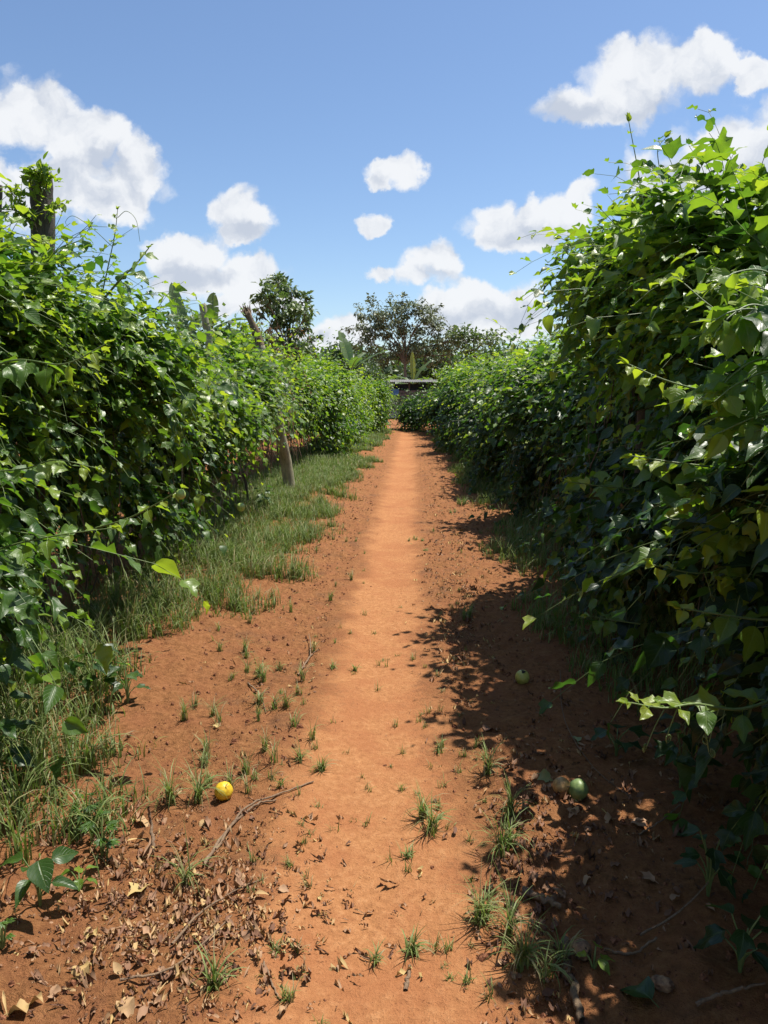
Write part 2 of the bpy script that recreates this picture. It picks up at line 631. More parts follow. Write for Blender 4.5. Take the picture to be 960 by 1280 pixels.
def grow_row(K, path_sign, plants, per_m, seed, fill_per_m=420, back=.22, lodfun=None, leaf=.092, vis=1.0):
    leaf0 = leaf
    """plants: list of (y0,y1,root dict). Adds foliage, runners to each plant's batches."""
    rs = np.random.default_rng(seed)
    for pi, pl in enumerate(plants):
        y0, y1 = pl['y']
        ymid = (y0 + y1) / 2
        L = y1 - y0
        dens = pl.get('dens', 1.0)
        lod = lodfun(ymid)
        leaf = leaf0 * (1.12 if ymid < 5 and path_sign < 0 else 1.1 if ymid < 2.9 else 1.0)
        S = int(per_m * L * dens)
        yy = y0 + rs.random(S) * L + (rs.random(S) - .5) * .5
        yy = np.clip(yy, K['y'][0], K['y'][-1])
        # angle: mostly the path side and the top
        isb = rs.random(S) < back
        a_path = rs.random(S) * 2.35 - .75          # from below to over the top (0 = path side)
        a_back = 1.6 + rs.random(S) * 2.2
        a = np.where(isb, a_back, a_path)
        a = a if path_sign > 0 else np.pi - a
        p0, n0 = env_point(K, yy, a, inset=.10 + rs.random(S) * .12, seed=seed)
        # gaps: leave thin areas where the noise is low so the dark inside shows
        kn = vnoise(p0, 1.9, 50 + seed) * .6 + vnoise(p0, 4.6, 51 + seed) * .4
        keep = kn > .42 + .10 * (rs.random(S) - .5)
        keep &= (p0[:, 2] > .12)
        p0, n0 = p0[keep], n0[keep]
        S = len(p0)
        along = np.stack([0 * p0[:, 0], np.ones(S), 0 * p0[:, 0]], -1)
        D = nrm(n0 * .75 + np.array([0, 0, .35]) + along * (rs.random((S, 1)) - .5) * 1.6 + (rs.random((S, 3)) - .5) * .7)
        nst = 8
        step = (.045 + .035 * rs.random(S))
        vig = rs.random(S) ** 3        # some shoots are long and stand out
        step = step * (1 + vig * .9)
        pts = [p0]
        p = p0
        droop = .10 + .22 * rs.random((S, 1))
        for i in range(nst):
            D = nrm(D + np.array([0, 0, -1.]) * droop + (rs.random((S, 3)) - .5) * .35)
            p = p + D * step[:, None]
            p = np.where(p[:, 2:3] < .04, np.stack([p[:, 0], p[:, 1], np.full(S, .04)], -1), p)
            pts.append(p)
        pts = np.stack(pts, 1)
        # nothing hangs in front of the lens, and the gap under the left hedge stays open
        okp = ~((pts[..., 1] < 2.3) & (np.abs(pts[..., 0]) < (.88 if path_sign < 0 else 1.35))).any(1)
        if path_sign > 0:
            okp &= ~((np.abs(pts[..., 1] - 9.6) < 1.6) & (pts[..., 2] < .85)).any(1)
        pts, p0, n0, step, vig = pts[okp], p0[okp], n0[okp], step[okp], vig[okp]
        S = len(p0)
        shoot_young = rs.random(S)
        reach = np.clip((pts[:, -1] - p0 * 1.0)[:, 2] + .2, 0, 1)
        B = pl['foliage']
        for i in range(1, nst + 1):
            Tn = nrm(pts[:, i] - pts[:, i - 1])
            side = nrm(np.cross(Tn, np.array([0, 0, 1.]) + 1e-3)) * (1 if i % 2 else -1)
            t = i / nst
            sz = leaf * (1.2 - .75 * t ** 2) * (.5 + 1.0 * rs.random(S)) * (1 + .3 * vig)
            T = side * .8 + Tn * .5 + n0 * .45 + np.array([0, 0, -.22]) + (rs.random((S, 3)) - .5) * .9
            N = np.array([0, 0, 1.0]) + n0 * .35 + (rs.random((S, 3)) - .5) * 1.6
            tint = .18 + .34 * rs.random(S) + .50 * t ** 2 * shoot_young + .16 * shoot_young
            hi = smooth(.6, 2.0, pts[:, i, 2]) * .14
            tint = np.clip(tint + hi - .36 * (1 - smooth(.8, 2.1, pts[:, i, 2])) * (path_sign < 0) * (shoot_young < .85), 0, 1)  # right row's low leaves tinted darker, putting the hedge's shade into their colour
            pos = pts[:, i] + nrm(T) * .005
            lob = rs.random(S) < .28
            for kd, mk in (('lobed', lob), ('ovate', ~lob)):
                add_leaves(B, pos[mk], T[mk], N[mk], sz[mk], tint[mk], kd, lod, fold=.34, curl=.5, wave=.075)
        rad = np.linspace(.0028, .0012, nst + 1)[None] * (1 + 0 * step[:, None])
        if lod >= 1:
            V, F = tubes(pts, rad, 3)
            pl['runner'].add(V, F)
        # fill inside the hedge
        n = int(fill_per_m * L * dens)
        yy = y0 + rs.random(n) * L
        a = rs.random(n) * np.pi * 2
        p0, n0 = env_point(K, yy, a, inset=.16 + .38 * rs.random(n), seed=seed)
        ok = (p0[:, 2] > .25) & (np.abs(p0[:, 0]) > .95) & ~((path_sign > 0) & (np.abs(p0[:, 1] - 9.6) < 1.6) & (p0[:, 2] < .9))
        p0, n0 = p0[ok], n0[ok]
        n = len(p0)
        T = np.array([0, 0, -.7]) + (rs.random((n, 3)) - .5) * 1.4
        N = n0 * .8 + np.array([0, 0, .3]) + (rs.random((n, 3)) - .5) * .9
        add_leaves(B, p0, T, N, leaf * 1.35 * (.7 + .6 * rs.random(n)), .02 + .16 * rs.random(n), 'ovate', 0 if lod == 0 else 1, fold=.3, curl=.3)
        # tangle of thin hanging dry runners under and inside
        n = int(26 * L * dens)
        yy = y0 + rs.random(n) * L
        xc, w, h, zb = prof(K, yy)
        x = xc + (rs.random(n) * 2 - 1) * w * .9
        z1 = .5 + rs.random(n) * (h - .7)
        z0 = np.maximum(.02, z1 - .3 - rs.random(n) * 1.0)
        q = np.linspace(0, 1, 7)
        pt = np.stack([x[:, None] + (rs.random((n, 1)) - .5) * .3 * q + np.cumsum((rs.random((n, 7)) - .5) * .06, 1),
                       yy[:, None] + (rs.random((n, 1)) - .5) * .5 * q + np.cumsum((rs.random((n, 7)) - .5) * .08, 1),
                       z1[:, None] + (z0 - z1)[:, None] * q], -1)
        V, F = tubes(pt, .0022 + .003 * rs.random((n, 1)), 3)
        pl['stem'].add(V, F)
        # main stems out of the ground
        for j in range(max(2, int(L * 1.4))):
            yb = y0 + (j + .5) / max(2, int(L * 1.4)) * L + rs.uniform(-.2, .2)
            xb, wb, hb, zbb = prof(K, yb)
            xb = xb + rs.uniform(-.15, .15)
            q = np.linspace(0, 1, 9)
            pt = np.stack([xb + np.cumsum(rs.normal(0, .03, 9)), yb + np.cumsum(rs.normal(0, .035, 9)), gz1(xb, yb) - .02 + q * (hb - .45)], -1)
            V, F = tubes(pt[None], np.linspace(.016, .008, 9)[None], 6)
            pl['stem'].add(V, F)


def lod_main(y):
    return 2 if y < 5.2 else (1 if y < 15 else 0)


def make_plants(K, spec, group):
    out = []
    for (y0, y1, label, dens) in spec:
        ym = (y0 + y1) / 2
        xc = float(np.interp(ym, K['y'], K['xc']))
        root = thing('passion_vine', label, 'vine', (xc, ym, 0), group)
        out.append(dict(y=(y0, y1), root=root, foliage=Batch(), runner=Batch(), stem=Batch(), dens=dens))
    return out


left_plants = make_plants(L_KEYS, [
    (-2.2, 2.9, 'big leaved passion vine at the left edge of the frame, nearest of the left row', 1.0),
    (2.9, 5.2, 'passion vine on the left row that half covers the leafy dark stump', 1.0),
    (5.2, 7.6, 'dense passion vine with bright tips reaching down to the verge, behind the stump', 1.0),
    (7.6, 10.0, 'passion vine around the thin pale stake with red soil showing under it', 1.0),
    (10.0, 12.6, 'sparse passion vine with brown dead twigs hanging on the leaning pale post', .62),
    (12.6, 17.5, 'dark shaded passion vine just beyond the leaning pale post on the left', .95),
    (17.5, 21.5, 'bright leafy passion vine above the long grass, below the tall slender tree', .9),
    (21.5, 26.4, 'last passion vine of the left row, its rounded end facing the plank shed', .9)], 'passion vines in the left row')
right_plants = make_plants(R_KEYS, [
    (-2.2, 3.0, 'nearest passion vine on the right, large lime leaves crowding the frame edge', 1.0),
    (3.0, 6.1, 'tallest passion vine, its dark peak rising against the white clouds on the right', 1.3),
    (6.1, 9.6, 'low passion vine with bright tips right after the tall peak, grass at its foot', 1.0),
    (9.6, 13.6, 'passion vine in the middle of the right row, light green over a dark base', .95),
    (13.6, 18.5, 'rounded passion vine crown standing a little higher far along the right row', .9),
    (18.5, 23.8, 'far passion vine before the low mound at the end of the right row', .9),
    (23.8, 28.4, 'sprawling low mound of passion vine spilling over the far end of the path', .9)], 'passion vines in the right row')

grow_row(L_KEYS, +1, left_plants, 640, 1, fill_per_m=900, lodfun=lod_main, leaf=.082)
grow_row(R_KEYS, -1, right_plants, 560, 4, fill_per_m=1200, lodfun=lod_main, leaf=.090)

# neighbouring rows seen through the gaps
LN_KEYS = dict(y=[-2, 6, 14, 24, 34], xc=[-6.6] * 5, w=[.7] * 5, h=[2.1, 2.0, 2.1, 1.9, 1.8], zb=[.4] * 5)
RN_KEYS = dict(y=[-2, 6, 14, 24, 34], xc=[6.2] * 5, w=[.7] * 5, h=[1.9, 1.9, 1.9, 1.9, 1.8], zb=[.35] * 5)
ln = make_plants(LN_KEYS, [
    (1.0, 8.5, 'vine of the next row seen in gaps low through the near left hedge', .55),
    (8.5, 15.5, 'vine of the next row seen under the hedge beside the leaning pale post', .55),
    (15.5, 25.0, 'vine of the next row half hidden beyond the far left hedge', .55)], 'passion vines in the row behind on the left')
rn = make_plants(RN_KEYS, [
    (1.0, 9.0, 'sunlit vine of the next row glimpsed through holes in the near right hedge', .55),
    (9.0, 20.0, 'vine of the next row hidden behind the middle of the right hedge', .5)], 'passion vines in the row behind on the right')
grow_row(LN_KEYS, +1, ln, 110, 9, fill_per_m=160, lodfun=lambda y: 0, leaf=.12)
grow_row(RN_KEYS, -1, rn, 110, 10, fill_per_m=160, lodfun=lambda y: 0, leaf=.12)


# ------------------------------------------------------------------ hero shoots on the near vines
def bez(pts, n):
    """Catmull-Rom through points"""
    p = [np.array(v, float) for v in pts]
    p = [2 * p[0] - p[1]] + p + [2 * p[-1] - p[-2]]
    out = []
    segs = len(p) - 3
    for i in range(n):
        t = i / (n - 1) * segs
        k = min(int(t), segs - 1)
        u = t - k
        a, b, c, d = p[k:k + 4]
        out.append(.5 * ((2 * b) + (-a + c) * u + (2 * a - 5 * b + 4 * c - d) * u * u + (-a + 3 * b - 3 * c + d) * u ** 3))
    return np.array(out)


def tendril(B, start, d, length, coil):
    """a thin tendril that ends in a tight coil"""
    n = 40
    pts = []
    p = np.array(start, float)
    d = nrm(np.array(d, float))
    s = nrm(np.cross(d, [0.3, .2, 1]))
    for i in range(n):
        t = i / (n - 1)
        if t < .55:
            d = nrm(d + np.array([0, 0, -.03]))
            p = p + d * length / 22
        else:
            u = (t - .55) / .45
            ang = u * 2 * np.pi * 2.3
            r = coil * (1 - .55 * u)
            if i and abs(u) < 1e-9 or 'c0' not in locals():
                c0 = p + s * coil
            p = c0 - s * r * np.cos(ang) + d * r * np.sin(ang) + np.cross(s, d) * .006 * u
        pts.append(p.copy())
    V, F = tubes(np.array(pts)[None], np.linspace(.0016, .001, n)[None], 4)
    B.add(V, F, tint=.8)


def hero_shoot(pl, pts, size, nleaf=8, young=.7, rad=.004, tip=True, tendrils=0, seed=0, droop=.5, side=0.0):
    """a leafy shoot that stands clear of the hedge: a part of its vine, with leaves and tendrils as its own pieces"""
    rs = np.random.default_rng(seed)
    path = bez(pts, 28)
    SB = Batch()
    V, F = tubes(path[None], np.linspace(rad, rad * .4, 28)[None], 6)
    SB.add(V, F)
    so = SB.build('shoot', M['vine_green'], pl['root'])
    LB = Batch()
    TB = Batch()
    toward = np.array([0, -1., 0])
    nleaf = int(nleaf * 1.7)
    for i in range(nleaf):
        t = (i + .6) / nleaf
        k = int(t * 27)
        k = min(k, 26)
        p = path[k]
        Tn = nrm(path[k + 1] - path[k])
        sd = nrm(np.cross(Tn, np.array([0, -.5, 1.]))) * (1 if i % 2 else -1)
        T = sd * .8 + Tn * .5 + np.array([0, 0, -droop]) + rs.normal(0, .25, 3)
        N = np.array([0, 0, 1.]) + toward * .35 + rs.normal(0, .3, 3)
        s = size * (1.15 - .7 * t ** 1.8) * rs.uniform(.8, 1.15)
        pet = p + nrm(T) * s * .22
        V, F = tubes(np.array([p, (p + pet) / 2 + np.array([0, 0, .004]), pet])[None], rad * .35, 4)
        LB.add(V, F, tint=.8, across=.5)
        tint = np.clip(.42 + (young - .3) * t + rs.normal(0, .08), 0, 1)
        add_leaves(LB, pet[None], T[None], N[None], [s], [tint], 'lobed' if rs.random() < .45 else 'ovate', 2, fold=.3, curl=.4, wave=.06)
    if tip:
        p = path[-1]
        Tn = nrm(path[-1] - path[-3])
        for j in range(3):
            T = Tn + rs.normal(0, .35, 3)
            N = np.array([0, -.3, 1.]) + rs.normal(0, .3, 3)
            add_leaves(LB, p[None], T[None], N[None], [size * .4], [.95], 'ovate', 2, fold=.5, curl=.2)
    LB.build('leaves', M['vine_leaf'], so)
    for j in range(tendrils):
        k = int((.35 + .5 * (j + .5) / tendrils) * 26)
        TB = Batch()
        tendril(TB, path[k], [rs.uniform(-.5, .5), rs.uniform(-.3, .1), rs.uniform(-1.2, -.3)], rs.uniform(.08, .16), .012)
        TB.build('tendril', M['vine_green'], so)
    return so


def pp(*a):
    return [P(x, y, Y) for (x, y, Y) in a]


Rn, Rp, Rl = right_plants[0], right_plants[1], right_plants[2]
# the tall peak
hero_shoot(Rp, pp((822, 300, 4.6), (806, 262, 4.6), (797, 210, 4.55), (786, 152, 4.5)), .125, 5, .6, .005, seed=1, tendrils=1)
hero_shoot(Rp, pp((838, 300, 4.6), (830, 240, 4.6), (822, 190, 4.5), (832, 172, 4.5)), .12, 5, .6, .004, seed=2)
hero_shoot(Rp, pp((845, 300, 4.5), (858, 240, 4.4), (862, 205, 4.4)), .10, 5, .9, .004, seed=3)
hero_shoot(Rp, pp((905, 300, 4.3), (918, 250, 4.2), (930, 212, 4.2)), .10, 5, .9, .004, seed=4, tendrils=1)
hero_shoot(Rp, pp((890, 300, 4.4), (880, 262, 4.3), (870, 236, 4.3)), .12, 4, .45, .004, seed=5)
hero_shoot(Rp, pp((775, 350, 4.8), (740, 320, 4.7), (702, 298, 4.7)), .12, 5, .6, .004, seed=6)
hero_shoot(Rp, pp((790, 330, 4.7), (775, 290, 4.6), (752, 262, 4.6)), .12, 5, .5, .004, seed=7)
hero_shoot(Rp, pp((745, 420, 4.9), (712, 380, 4.9), (692, 345, 4.9)), .08, 6, 1, .003, seed=8)
hero_shoot(Rp, pp((950, 300, 4.0), (948, 270, 4.0), (955, 240, 4.0)), .12, 4, .5, .004, seed=9)
# the nearest vine
hero_shoot(Rn, pp((1000, 860, 1.85), (930, 886, 1.72), (870, 880, 1.66), (830, 885, 1.62), (785, 878, 1.6)), .072, 6, .95, .0045, seed=11, tendrils=4, droop=.25)
hero_shoot(Rn, pp((990, 640, 2.4), (935, 690, 2.4), (880, 716, 2.35), (815, 706, 2.3)), .095, 7, .9, .005, seed=12, tendrils=2)
hero_shoot(Rn, pp((1000, 560, 2.4), (930, 585, 2.4), (860, 580, 2.35), (790, 570, 2.35)), .10, 8, .95, .005, seed=13, tendrils=1)
hero_shoot(Rn, pp((960, 480, 2.6), (900, 490, 2.6), (840, 478, 2.55), (785, 455, 2.55)), .10, 8, .95, .005, seed=14)
hero_shoot(Rn, pp((1000, 420, 2.4), (950, 400, 2.4), (900, 390, 2.4), (850, 350, 2.5)), .10, 7, .9, .004, seed=15)
hero_shoot(Rn, pp((1010, 400, 2.2), (975, 370, 2.2), (935, 355, 2.2)), .11, 6, .95, .004, seed=16)
hero_shoot(Rn, pp((1010, 770, 2.1), (960, 775, 2.1), (900, 768, 2.1), (850, 760, 2.1)), .10, 7, .8, .005, seed=17)
hero_shoot(Rn, pp((1060, 1075, 1.75), (1010, 1080, 1.72), (970, 1082, 1.7)), .075, 3, .95, .004, seed=18, droop=.3)
hero_shoot(Rn, pp((1000, 520, 2.1), (950, 520, 2.1), (890, 545, 2.1)), .12, 6, .85, .005, seed=19)
rs = np.random.default_rng(404)
for i in range(14):
    y_ = 360 + i * 29 + rs.uniform(-14, 14)
    x_ = 985 + rs.uniform(-20, 30)
    L_ = rs.uniform(70, 135)
    d_ = 2.05 + rs.uniform(0, .45)
    dz = rs.uniform(-35, 30)
    hero_shoot(Rn, pp((x_, y_, d_), (x_ - L_ * .4, y_ - 14 + dz * .3, d_), (x_ - L_ * .75, y_ - 8 + dz * .7, d_ - .03), (x_ - L_, y_ + 8 + dz, d_ - .05)), rs.uniform(.085, .125), 5, rs.uniform(.75, .98), .004, seed=500 + i, droop=.35)
hero_shoot(Rp, pp((800, 612, 3.6), (755, 608, 3.5), (710, 602, 3.4)), .085, 5, .95, .0045, seed=20, droop=.3)
hero_shoot(Rp, pp((800, 780, 3.4), (765, 775, 3.4), (735, 770, 3.4)), .09, 4, .5, .004, seed=21)
Ln, Ls, Ld = left_plants[0], left_plants[1], left_plants[2]
hero_shoot(Ls, pp((128, 365, 4.2), (138, 320, 4.2), (144, 290, 4.15), (147, 262, 4.1)), .06, 6, .9, .004, seed=31, tendrils=0)
hero_shoot(Ls, pp((120, 385, 4.2), (150, 350, 4.1), (170, 330, 4.1), (186, 310, 4.0)), .10, 6, .7, .007, seed=32)
hero_shoot(Ls, pp((60, 330, 4.2), (75, 310, 4.2), (100, 300, 4.1), (112, 285, 4.1)), .10, 6, .6, .004, seed=33)
hero_shoot(Ln, pp((-40, 470, 2.9), (20, 450, 2.9), (80, 455, 2.8), (132, 430, 2.8)), .10, 8, .8, .005, seed=34, tendrils=1)
hero_shoot(Ls, pp((120, 660, 3.5), (160, 648, 3.45), (195, 630, 3.4), (228, 610, 3.35)), .085, 6, .95, .005, seed=35)
hero_shoot(Ln, pp((-40, 700, 2.8), (20, 680, 2.8), (80, 668, 2.75), (140, 660, 2.75)), .095, 8, .7, .005, seed=36, tendrils=1)
hero_shoot(Ln, pp((-30, 590, 2.8), (30, 586, 2.8), (70, 575, 2.7), (120, 585, 2.7)), .09, 8, .85, .004, seed=37)
hero_shoot(Ls, pp((200, 480, 4.6), (230, 500, 4.5), (262, 520, 4.4)), .08, 6, .8, .004, seed=38)
# long bare tendrils against the sky over the left vine
for seed_, pts_ in ((1, [(140, 308, 4.15), (115, 285, 4.1), (92, 270, 4.1), (82, 277, 4.1), (86, 284, 4.1)]),
                    (2, [(147, 272, 4.1), (158, 264, 4.1), (170, 275, 4.1), (175, 302, 4.1)])):
    TB = Batch()
    V, F = tubes(bez(pp(*pts_), 26)[None], np.linspace(.002, .001, 26)[None], 4)
    TB.add(V, F)
    TB.build('tendril', M['vine_green'], Ls['root'])
# dead twig tangle round the leaning post
TB = Batch()
rs = np.random.default_rng(77)
n = 260
q = np.linspace(0, 1, 7)
c = np.stack([-2.05 + rs.normal(0, .16, n), 10.9 + rs.normal(0, .35, n), .8 + rs.random(n) * 1.6], -1)
pt = c[:, None, :] + np.stack([(rs.random((n, 1)) - .5) * .4 * q + np.cumsum((rs.random((n, 7)) - .5) * .05, 1),
                               (rs.random((n, 1)) - .5) * .5 * q + np.cumsum((rs.random((n, 7)) - .5) * .05, 1),
                               -(.2 + .6 * rs.random((n, 1))) * q], -1)
V, F = tubes(pt, .004, 3)
TB.add(V, F)
tag(TB.build('dead_twigs', M['twig'], left_plants[4]['root']), kind='stuff')
DB = Batch()
n = 500
add_leaves(DB, np.stack([-2.0 + rs.normal(0, .2, n), 10.9 + rs.normal(0, .4, n), .9 + rs.random(n) * 1.5], -1), rs.normal(0, 1, (n, 3)) + [0, 0, -1], rs.normal(0, 1, (n, 3)), .05, .2 + .5 * rs.random(n), 'ovate', 0, curl=.8)
DB.build('dead_leaves', M['dry_leaf'], left_plants[4]['root'])

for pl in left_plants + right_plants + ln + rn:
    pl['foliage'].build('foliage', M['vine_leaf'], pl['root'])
    if pl['runner'].V:
        pl['runner'].build('runner', M['vine_green'], pl['root'])
    tag(pl['stem'].build('vine_stem', M['vine_wood'], pl['root']), kind='stuff')


# ------------------------------------------------------------------ posts and stakes
def rough_pole(name, pts, r0, r1, mat, parent, n=14, seed=0, segs=22, knots=.12, cap=True):
    rs = np.random.default_rng(seed)
    path = bez(pts, segs)
    rad = np.linspace(r0, r1, segs) * (1 + rs.normal(0, .03, segs))
    V, F = tubes(path[None], rad[None], n)
    ax = np.repeat(path, n, 0)
    d = V - ax
    k = 1 + (vnoise(V, 9, seed) - .5) * knots * 2 + (vnoise(V, 26, seed + 1) - .5) * knots
    V = ax + d * k[:, None]
    B = Batch()
    nv = len(V)
    if cap:
        top = path[-1] + (path[-1] - path[-2]) * .15
        V = np.vstack([V, top[None]])
        last = nv - n
        for i in range(0, n, 2):
            F = np.vstack([F, [last + i, last + (i + 1) % n, last + (i + 2) % n, nv]])
    B.add(V, F)
    return B.build(name, mat, parent)


def splinters(name, p, axis, r, mat, parent, n=14, length=.12, seed=0):
    rs = np.random.default_rng(seed)
    B = Batch()
    axis = nrm(np.array(axis, float))
    a = rs.random(n) * 6.28
    u = nrm(np.cross(axis, [0, 1, .2]))
    w = np.cross(axis, u)
    base = np.array(p)[None] + (np.cos(a)[:, None] * u + np.sin(a)[:, None] * w) * r * rs.random((n, 1))
    end = base + axis * length * (.3 + .7 * rs.random((n, 1))) + rs.normal(0, .02, (n, 3))
    pt = np.stack([base - axis * .04, (base + end) / 2, end], 1)
    V, F = tubes(pt, np.array([[.014, .01, .002]]) * r / .07, 4)
    B.add(V, F)
    return B.build(name, mat, parent)


# leafy dark stump in the left row
b = Vector((-2.3, 4.3, 0))
t1 = P(54, 300, 4.4)
t2 = P(50, 216, 4.4)
st = thing('living_stump', 'dark lopped stump with young lime sprigs poking above the left hedge', 'stump', b)
rough_pole('trunk', [b - Vector((0, 0, .1)), b.lerp(t1, .5), t1, t2], .075, .058, M['bark_dark'], st, 16, 3, 30, .22)
rough_pole('branch_stub', [P(55, 262, 4.4), P(66, 258, 4.38), P(72, 256, 4.36)], .022, .016, M['bark_dark'], st, 8, 4, 6)
SB, LB = Batch(), Batch()
rs = np.random.default_rng(5)
for (x0, y0, x1, y1) in ((45, 285, 8, 232), (42, 290, 22, 240), (48, 262, 36, 222), (52, 240, 48, 216), (56, 245, 66, 222), (60, 280, 72, 258), (46, 290, 28, 268), (55, 232, 58, 212), (40, 280, 2, 262), (50, 225, 30, 216)):
    a_, c_ = P(x0, y0, 4.32), P(x1, y1, 4.25)
    mid = (a_ + c_) / 2 + Vector((rs.normal(0, .02), 0, .03))
    path = bez([a_, mid, c_], 10)
    V, F = tubes(path[None], np.linspace(.005, .002, 10)[None], 4)
    SB.add(V, F)
    for k in range(2, 10):
        n = 4
        T = nrm(path[k] - path[k - 1])[None] * .3 + rs.normal(0, .7, (n, 3))
        N = np.array([0, -.2, 1.]) + rs.normal(0, .4, (n, 3))
        add_leaves(LB, np.repeat(path[k][None], n, 0) + rs.normal(0, .018, (n, 3)), T, N, .03 + .03 * rs.random(n), .7 + .3 * rs.random(n), 'lance', 1, fold=.2, wide=1.4)
sb = SB.build('sprig', M['vine_wood'], st)
LB.build('leaves', M['vine_leaf'], sb)

# thin far-left stake at the frame edge
b = P(3, 420, 4.6)
ps = thing('thin_stake', 'thin dark stake at the left frame edge beside the leafy stump', 'stake', (b.x, b.y, 0))
rough_pole('pole', [Vector((b.x, b.y, -.05)), P(3, 330, 4.6), P(1, 232, 4.6)], .014, .011, M['bark_dark'], ps, 8, 8)
LB = Batch()
add_leaves(LB, np.array([P(2, y, 4.58) for y in (258, 262, 300, 340, 240)]), rs.normal(0, 1, (5, 3)), np.array([[0, -.3, 1.]] * 5), .06, .55, 'ovate', 1)
LB.build('leaves', M['vine_leaf'], ps)

# slim pale stake
b = P(266, 440, 8.1)
ps = thing('pale_stake', 'slim pale stake with a cut top standing above the left hedge', 'stake', (b.x, b.y, 0))
rough_pole('pole', [Vector((b.x, b.y, -.1)), P(262, 440, 8.1), P(257, 404, 8.1), P(253, 380, 8.1)], .04, .036, M['bark_pale'], ps, 12, 9)

# leaning post with broken top
b = G(363, 614)
lp = thing('leaning_post', 'leaning pale greenish wooden post with its foot in the grass verge', 'post', b)
rough_pole('pole', [b - Vector((0, 0, .1)), P(358, 580, b.y), P(352, 550, b.y - .1), P(338, 470, b.y - .2), P(325, 432, b.y - .25)], .085, .06, M['bark_pale'], lp, 16, 10, 30, .1)
top0, top1 = P(325, 432, b.y - .25), P(308, 390, b.y - .3)
rough_pole('broken_top', [top0, top0.lerp(top1, .5) + Vector((.02, 0, 0)), top1], .058, .045, M['broken_wood'], lp, 12, 11, 12, .4)
splinters('splinter', top1, top1 - top0, .06, M['broken_wood'], lp, 14, .11, 3)

# dark post in the tall right vine
b = P(812, 330, 4.7)
dp = thing('dark_post', 'dark weathered post almost hidden in the peak of the tall right vine', 'post', (b.x, b.y, 0))
rough_pole('pole', [Vector((b.x + .05, b.y, -.1)), P(812, 330, 4.7), P(806, 238, 4.7)], .05, .032, M['bark_dark'], dp, 12, 12)
# dark stakes under the left hedge
for (px, py, tx, ty, rr, lb) in ((238, 655, 206 + 24, 590, .022, 'thin crooked dark stake under the left hedge before the leaning post'),
                                 (311, 632, 300, 574, .018, 'thin black stem stake in the soil gap left of the leaning post')):
    b = G(px, py)
    sk = thing('hedge_stake', lb, 'stake', b)
    t_ = P(tx, ty, b.y)
    rough_pole('pole', [b - Vector((0, 0, .1)), b.lerp(t_, .5) + Vector((.015, 0, 0)), t_, t_ + Vector((0, 0, .7))], rr, rr * .8, M['bark_dark'], sk, 10, int(px))

# ------------------------------------------------------------------ fruit
def fruit(name, label, loc, r, mat, rot=(0, 0, 0), hole=False, squash=1.08, stalk=True, group=None, wrinkle=0.0, hang=False, drop=.35):
    th = thing(name, label, 'fruit', loc, group)
    nu, nv = 28, 18
    u = np.arange(nu) / nu * 2 * np.pi
    v = np.linspace(.02, np.pi - .02, nv)
    UU, VV = np.meshgrid(u, v)
    sh = np.stack([np.sin(VV) * np.cos(UU), np.sin(VV) * np.sin(UU), np.cos(VV) * squash], -1).reshape(-1, 3)
    k = 1 + (vnoise(sh + 5, 1.7, 3) - .5) * .14 + (vnoise(sh + 9, 7, 5) - .5) * wrinkle
    dent = np.exp(-((VV - 0) / .22) ** 2).reshape(-1) * .06
    sh = sh * (k - dent)[:, None]
    from mathutils import Euler
    Rm = np.array(Euler(rot).to_matrix())
    c = np.array(loc)
    Vv = c + (sh * r) @ Rm.T
    idx = np.arange(nu * nv).reshape(nv, nu)
    F = np.stack([idx[:-1], np.roll(idx[:-1], -1, 1), np.roll(idx[1:], -1, 1), idx[1:]], -1).reshape(-1, 4)
    B = Batch()
    B.add(Vv, F)
    B.build('skin', mat, th)
    if stalk:
        B = Batch()
        pt = np.array([[0, 0, squash * .9], [.02, .05, squash * 1.12], [.12, .1, squash * 1.3]]) * r @ Rm.T + c
        if hang:
            pt = np.array([c + [0, 0, r * .9], c + [.005, .01, r * 1.8], c + [.0, .04, r * 2 + drop]])
        V, F = tubes(pt[None], np.array([[.06, .045, .05]]) * r, 6)
        B.add(V, F)
        B.build('stalk', M['vine_wood'], th)
    if hole:
        B = Batch()
        a = np.arange(18) / 18 * 2 * np.pi
        rr = .34 * (1 + .25 * np.sin(a * 3 + 1) + .15 * np.sin(a * 5))
        rings = []
        for s_, zz in ((1.0, 1.003), (.55, 1.0), (.05, .96)):
            xy = np.stack([np.cos(a) * rr * s_, np.sin(a) * rr * s_], -1)
            z = np.sqrt(np.maximum(0, 1 - (xy ** 2).sum(-1))) * squash * zz
            rings.append(np.stack([xy[:, 0], xy[:, 1], z], -1))
        V = np.concatenate(rings) * r * 1.012 @ Rm.T + c
        idx = np.arange(54).reshape(3, 18)
        F = np.stack([idx[:-1], np.roll(idx[:-1], -1, 1), np.roll(idx[1:], -1, 1), idx[1:]], -1).reshape(-1, 4)
        B.add(V, F)
        B.build('peck_hole', M['hole'], th)
    return th


def on_ground(px, py, r, up=.85):
    """centre of a ball of radius r resting where the pixel looks"""
    g = G(px, py + 3)
    d = ray(px, py)
    t = (g.y) / d.y
    return Vector((g.x, g.y + r * .3, gz1(g.x, g.y) + r * up))


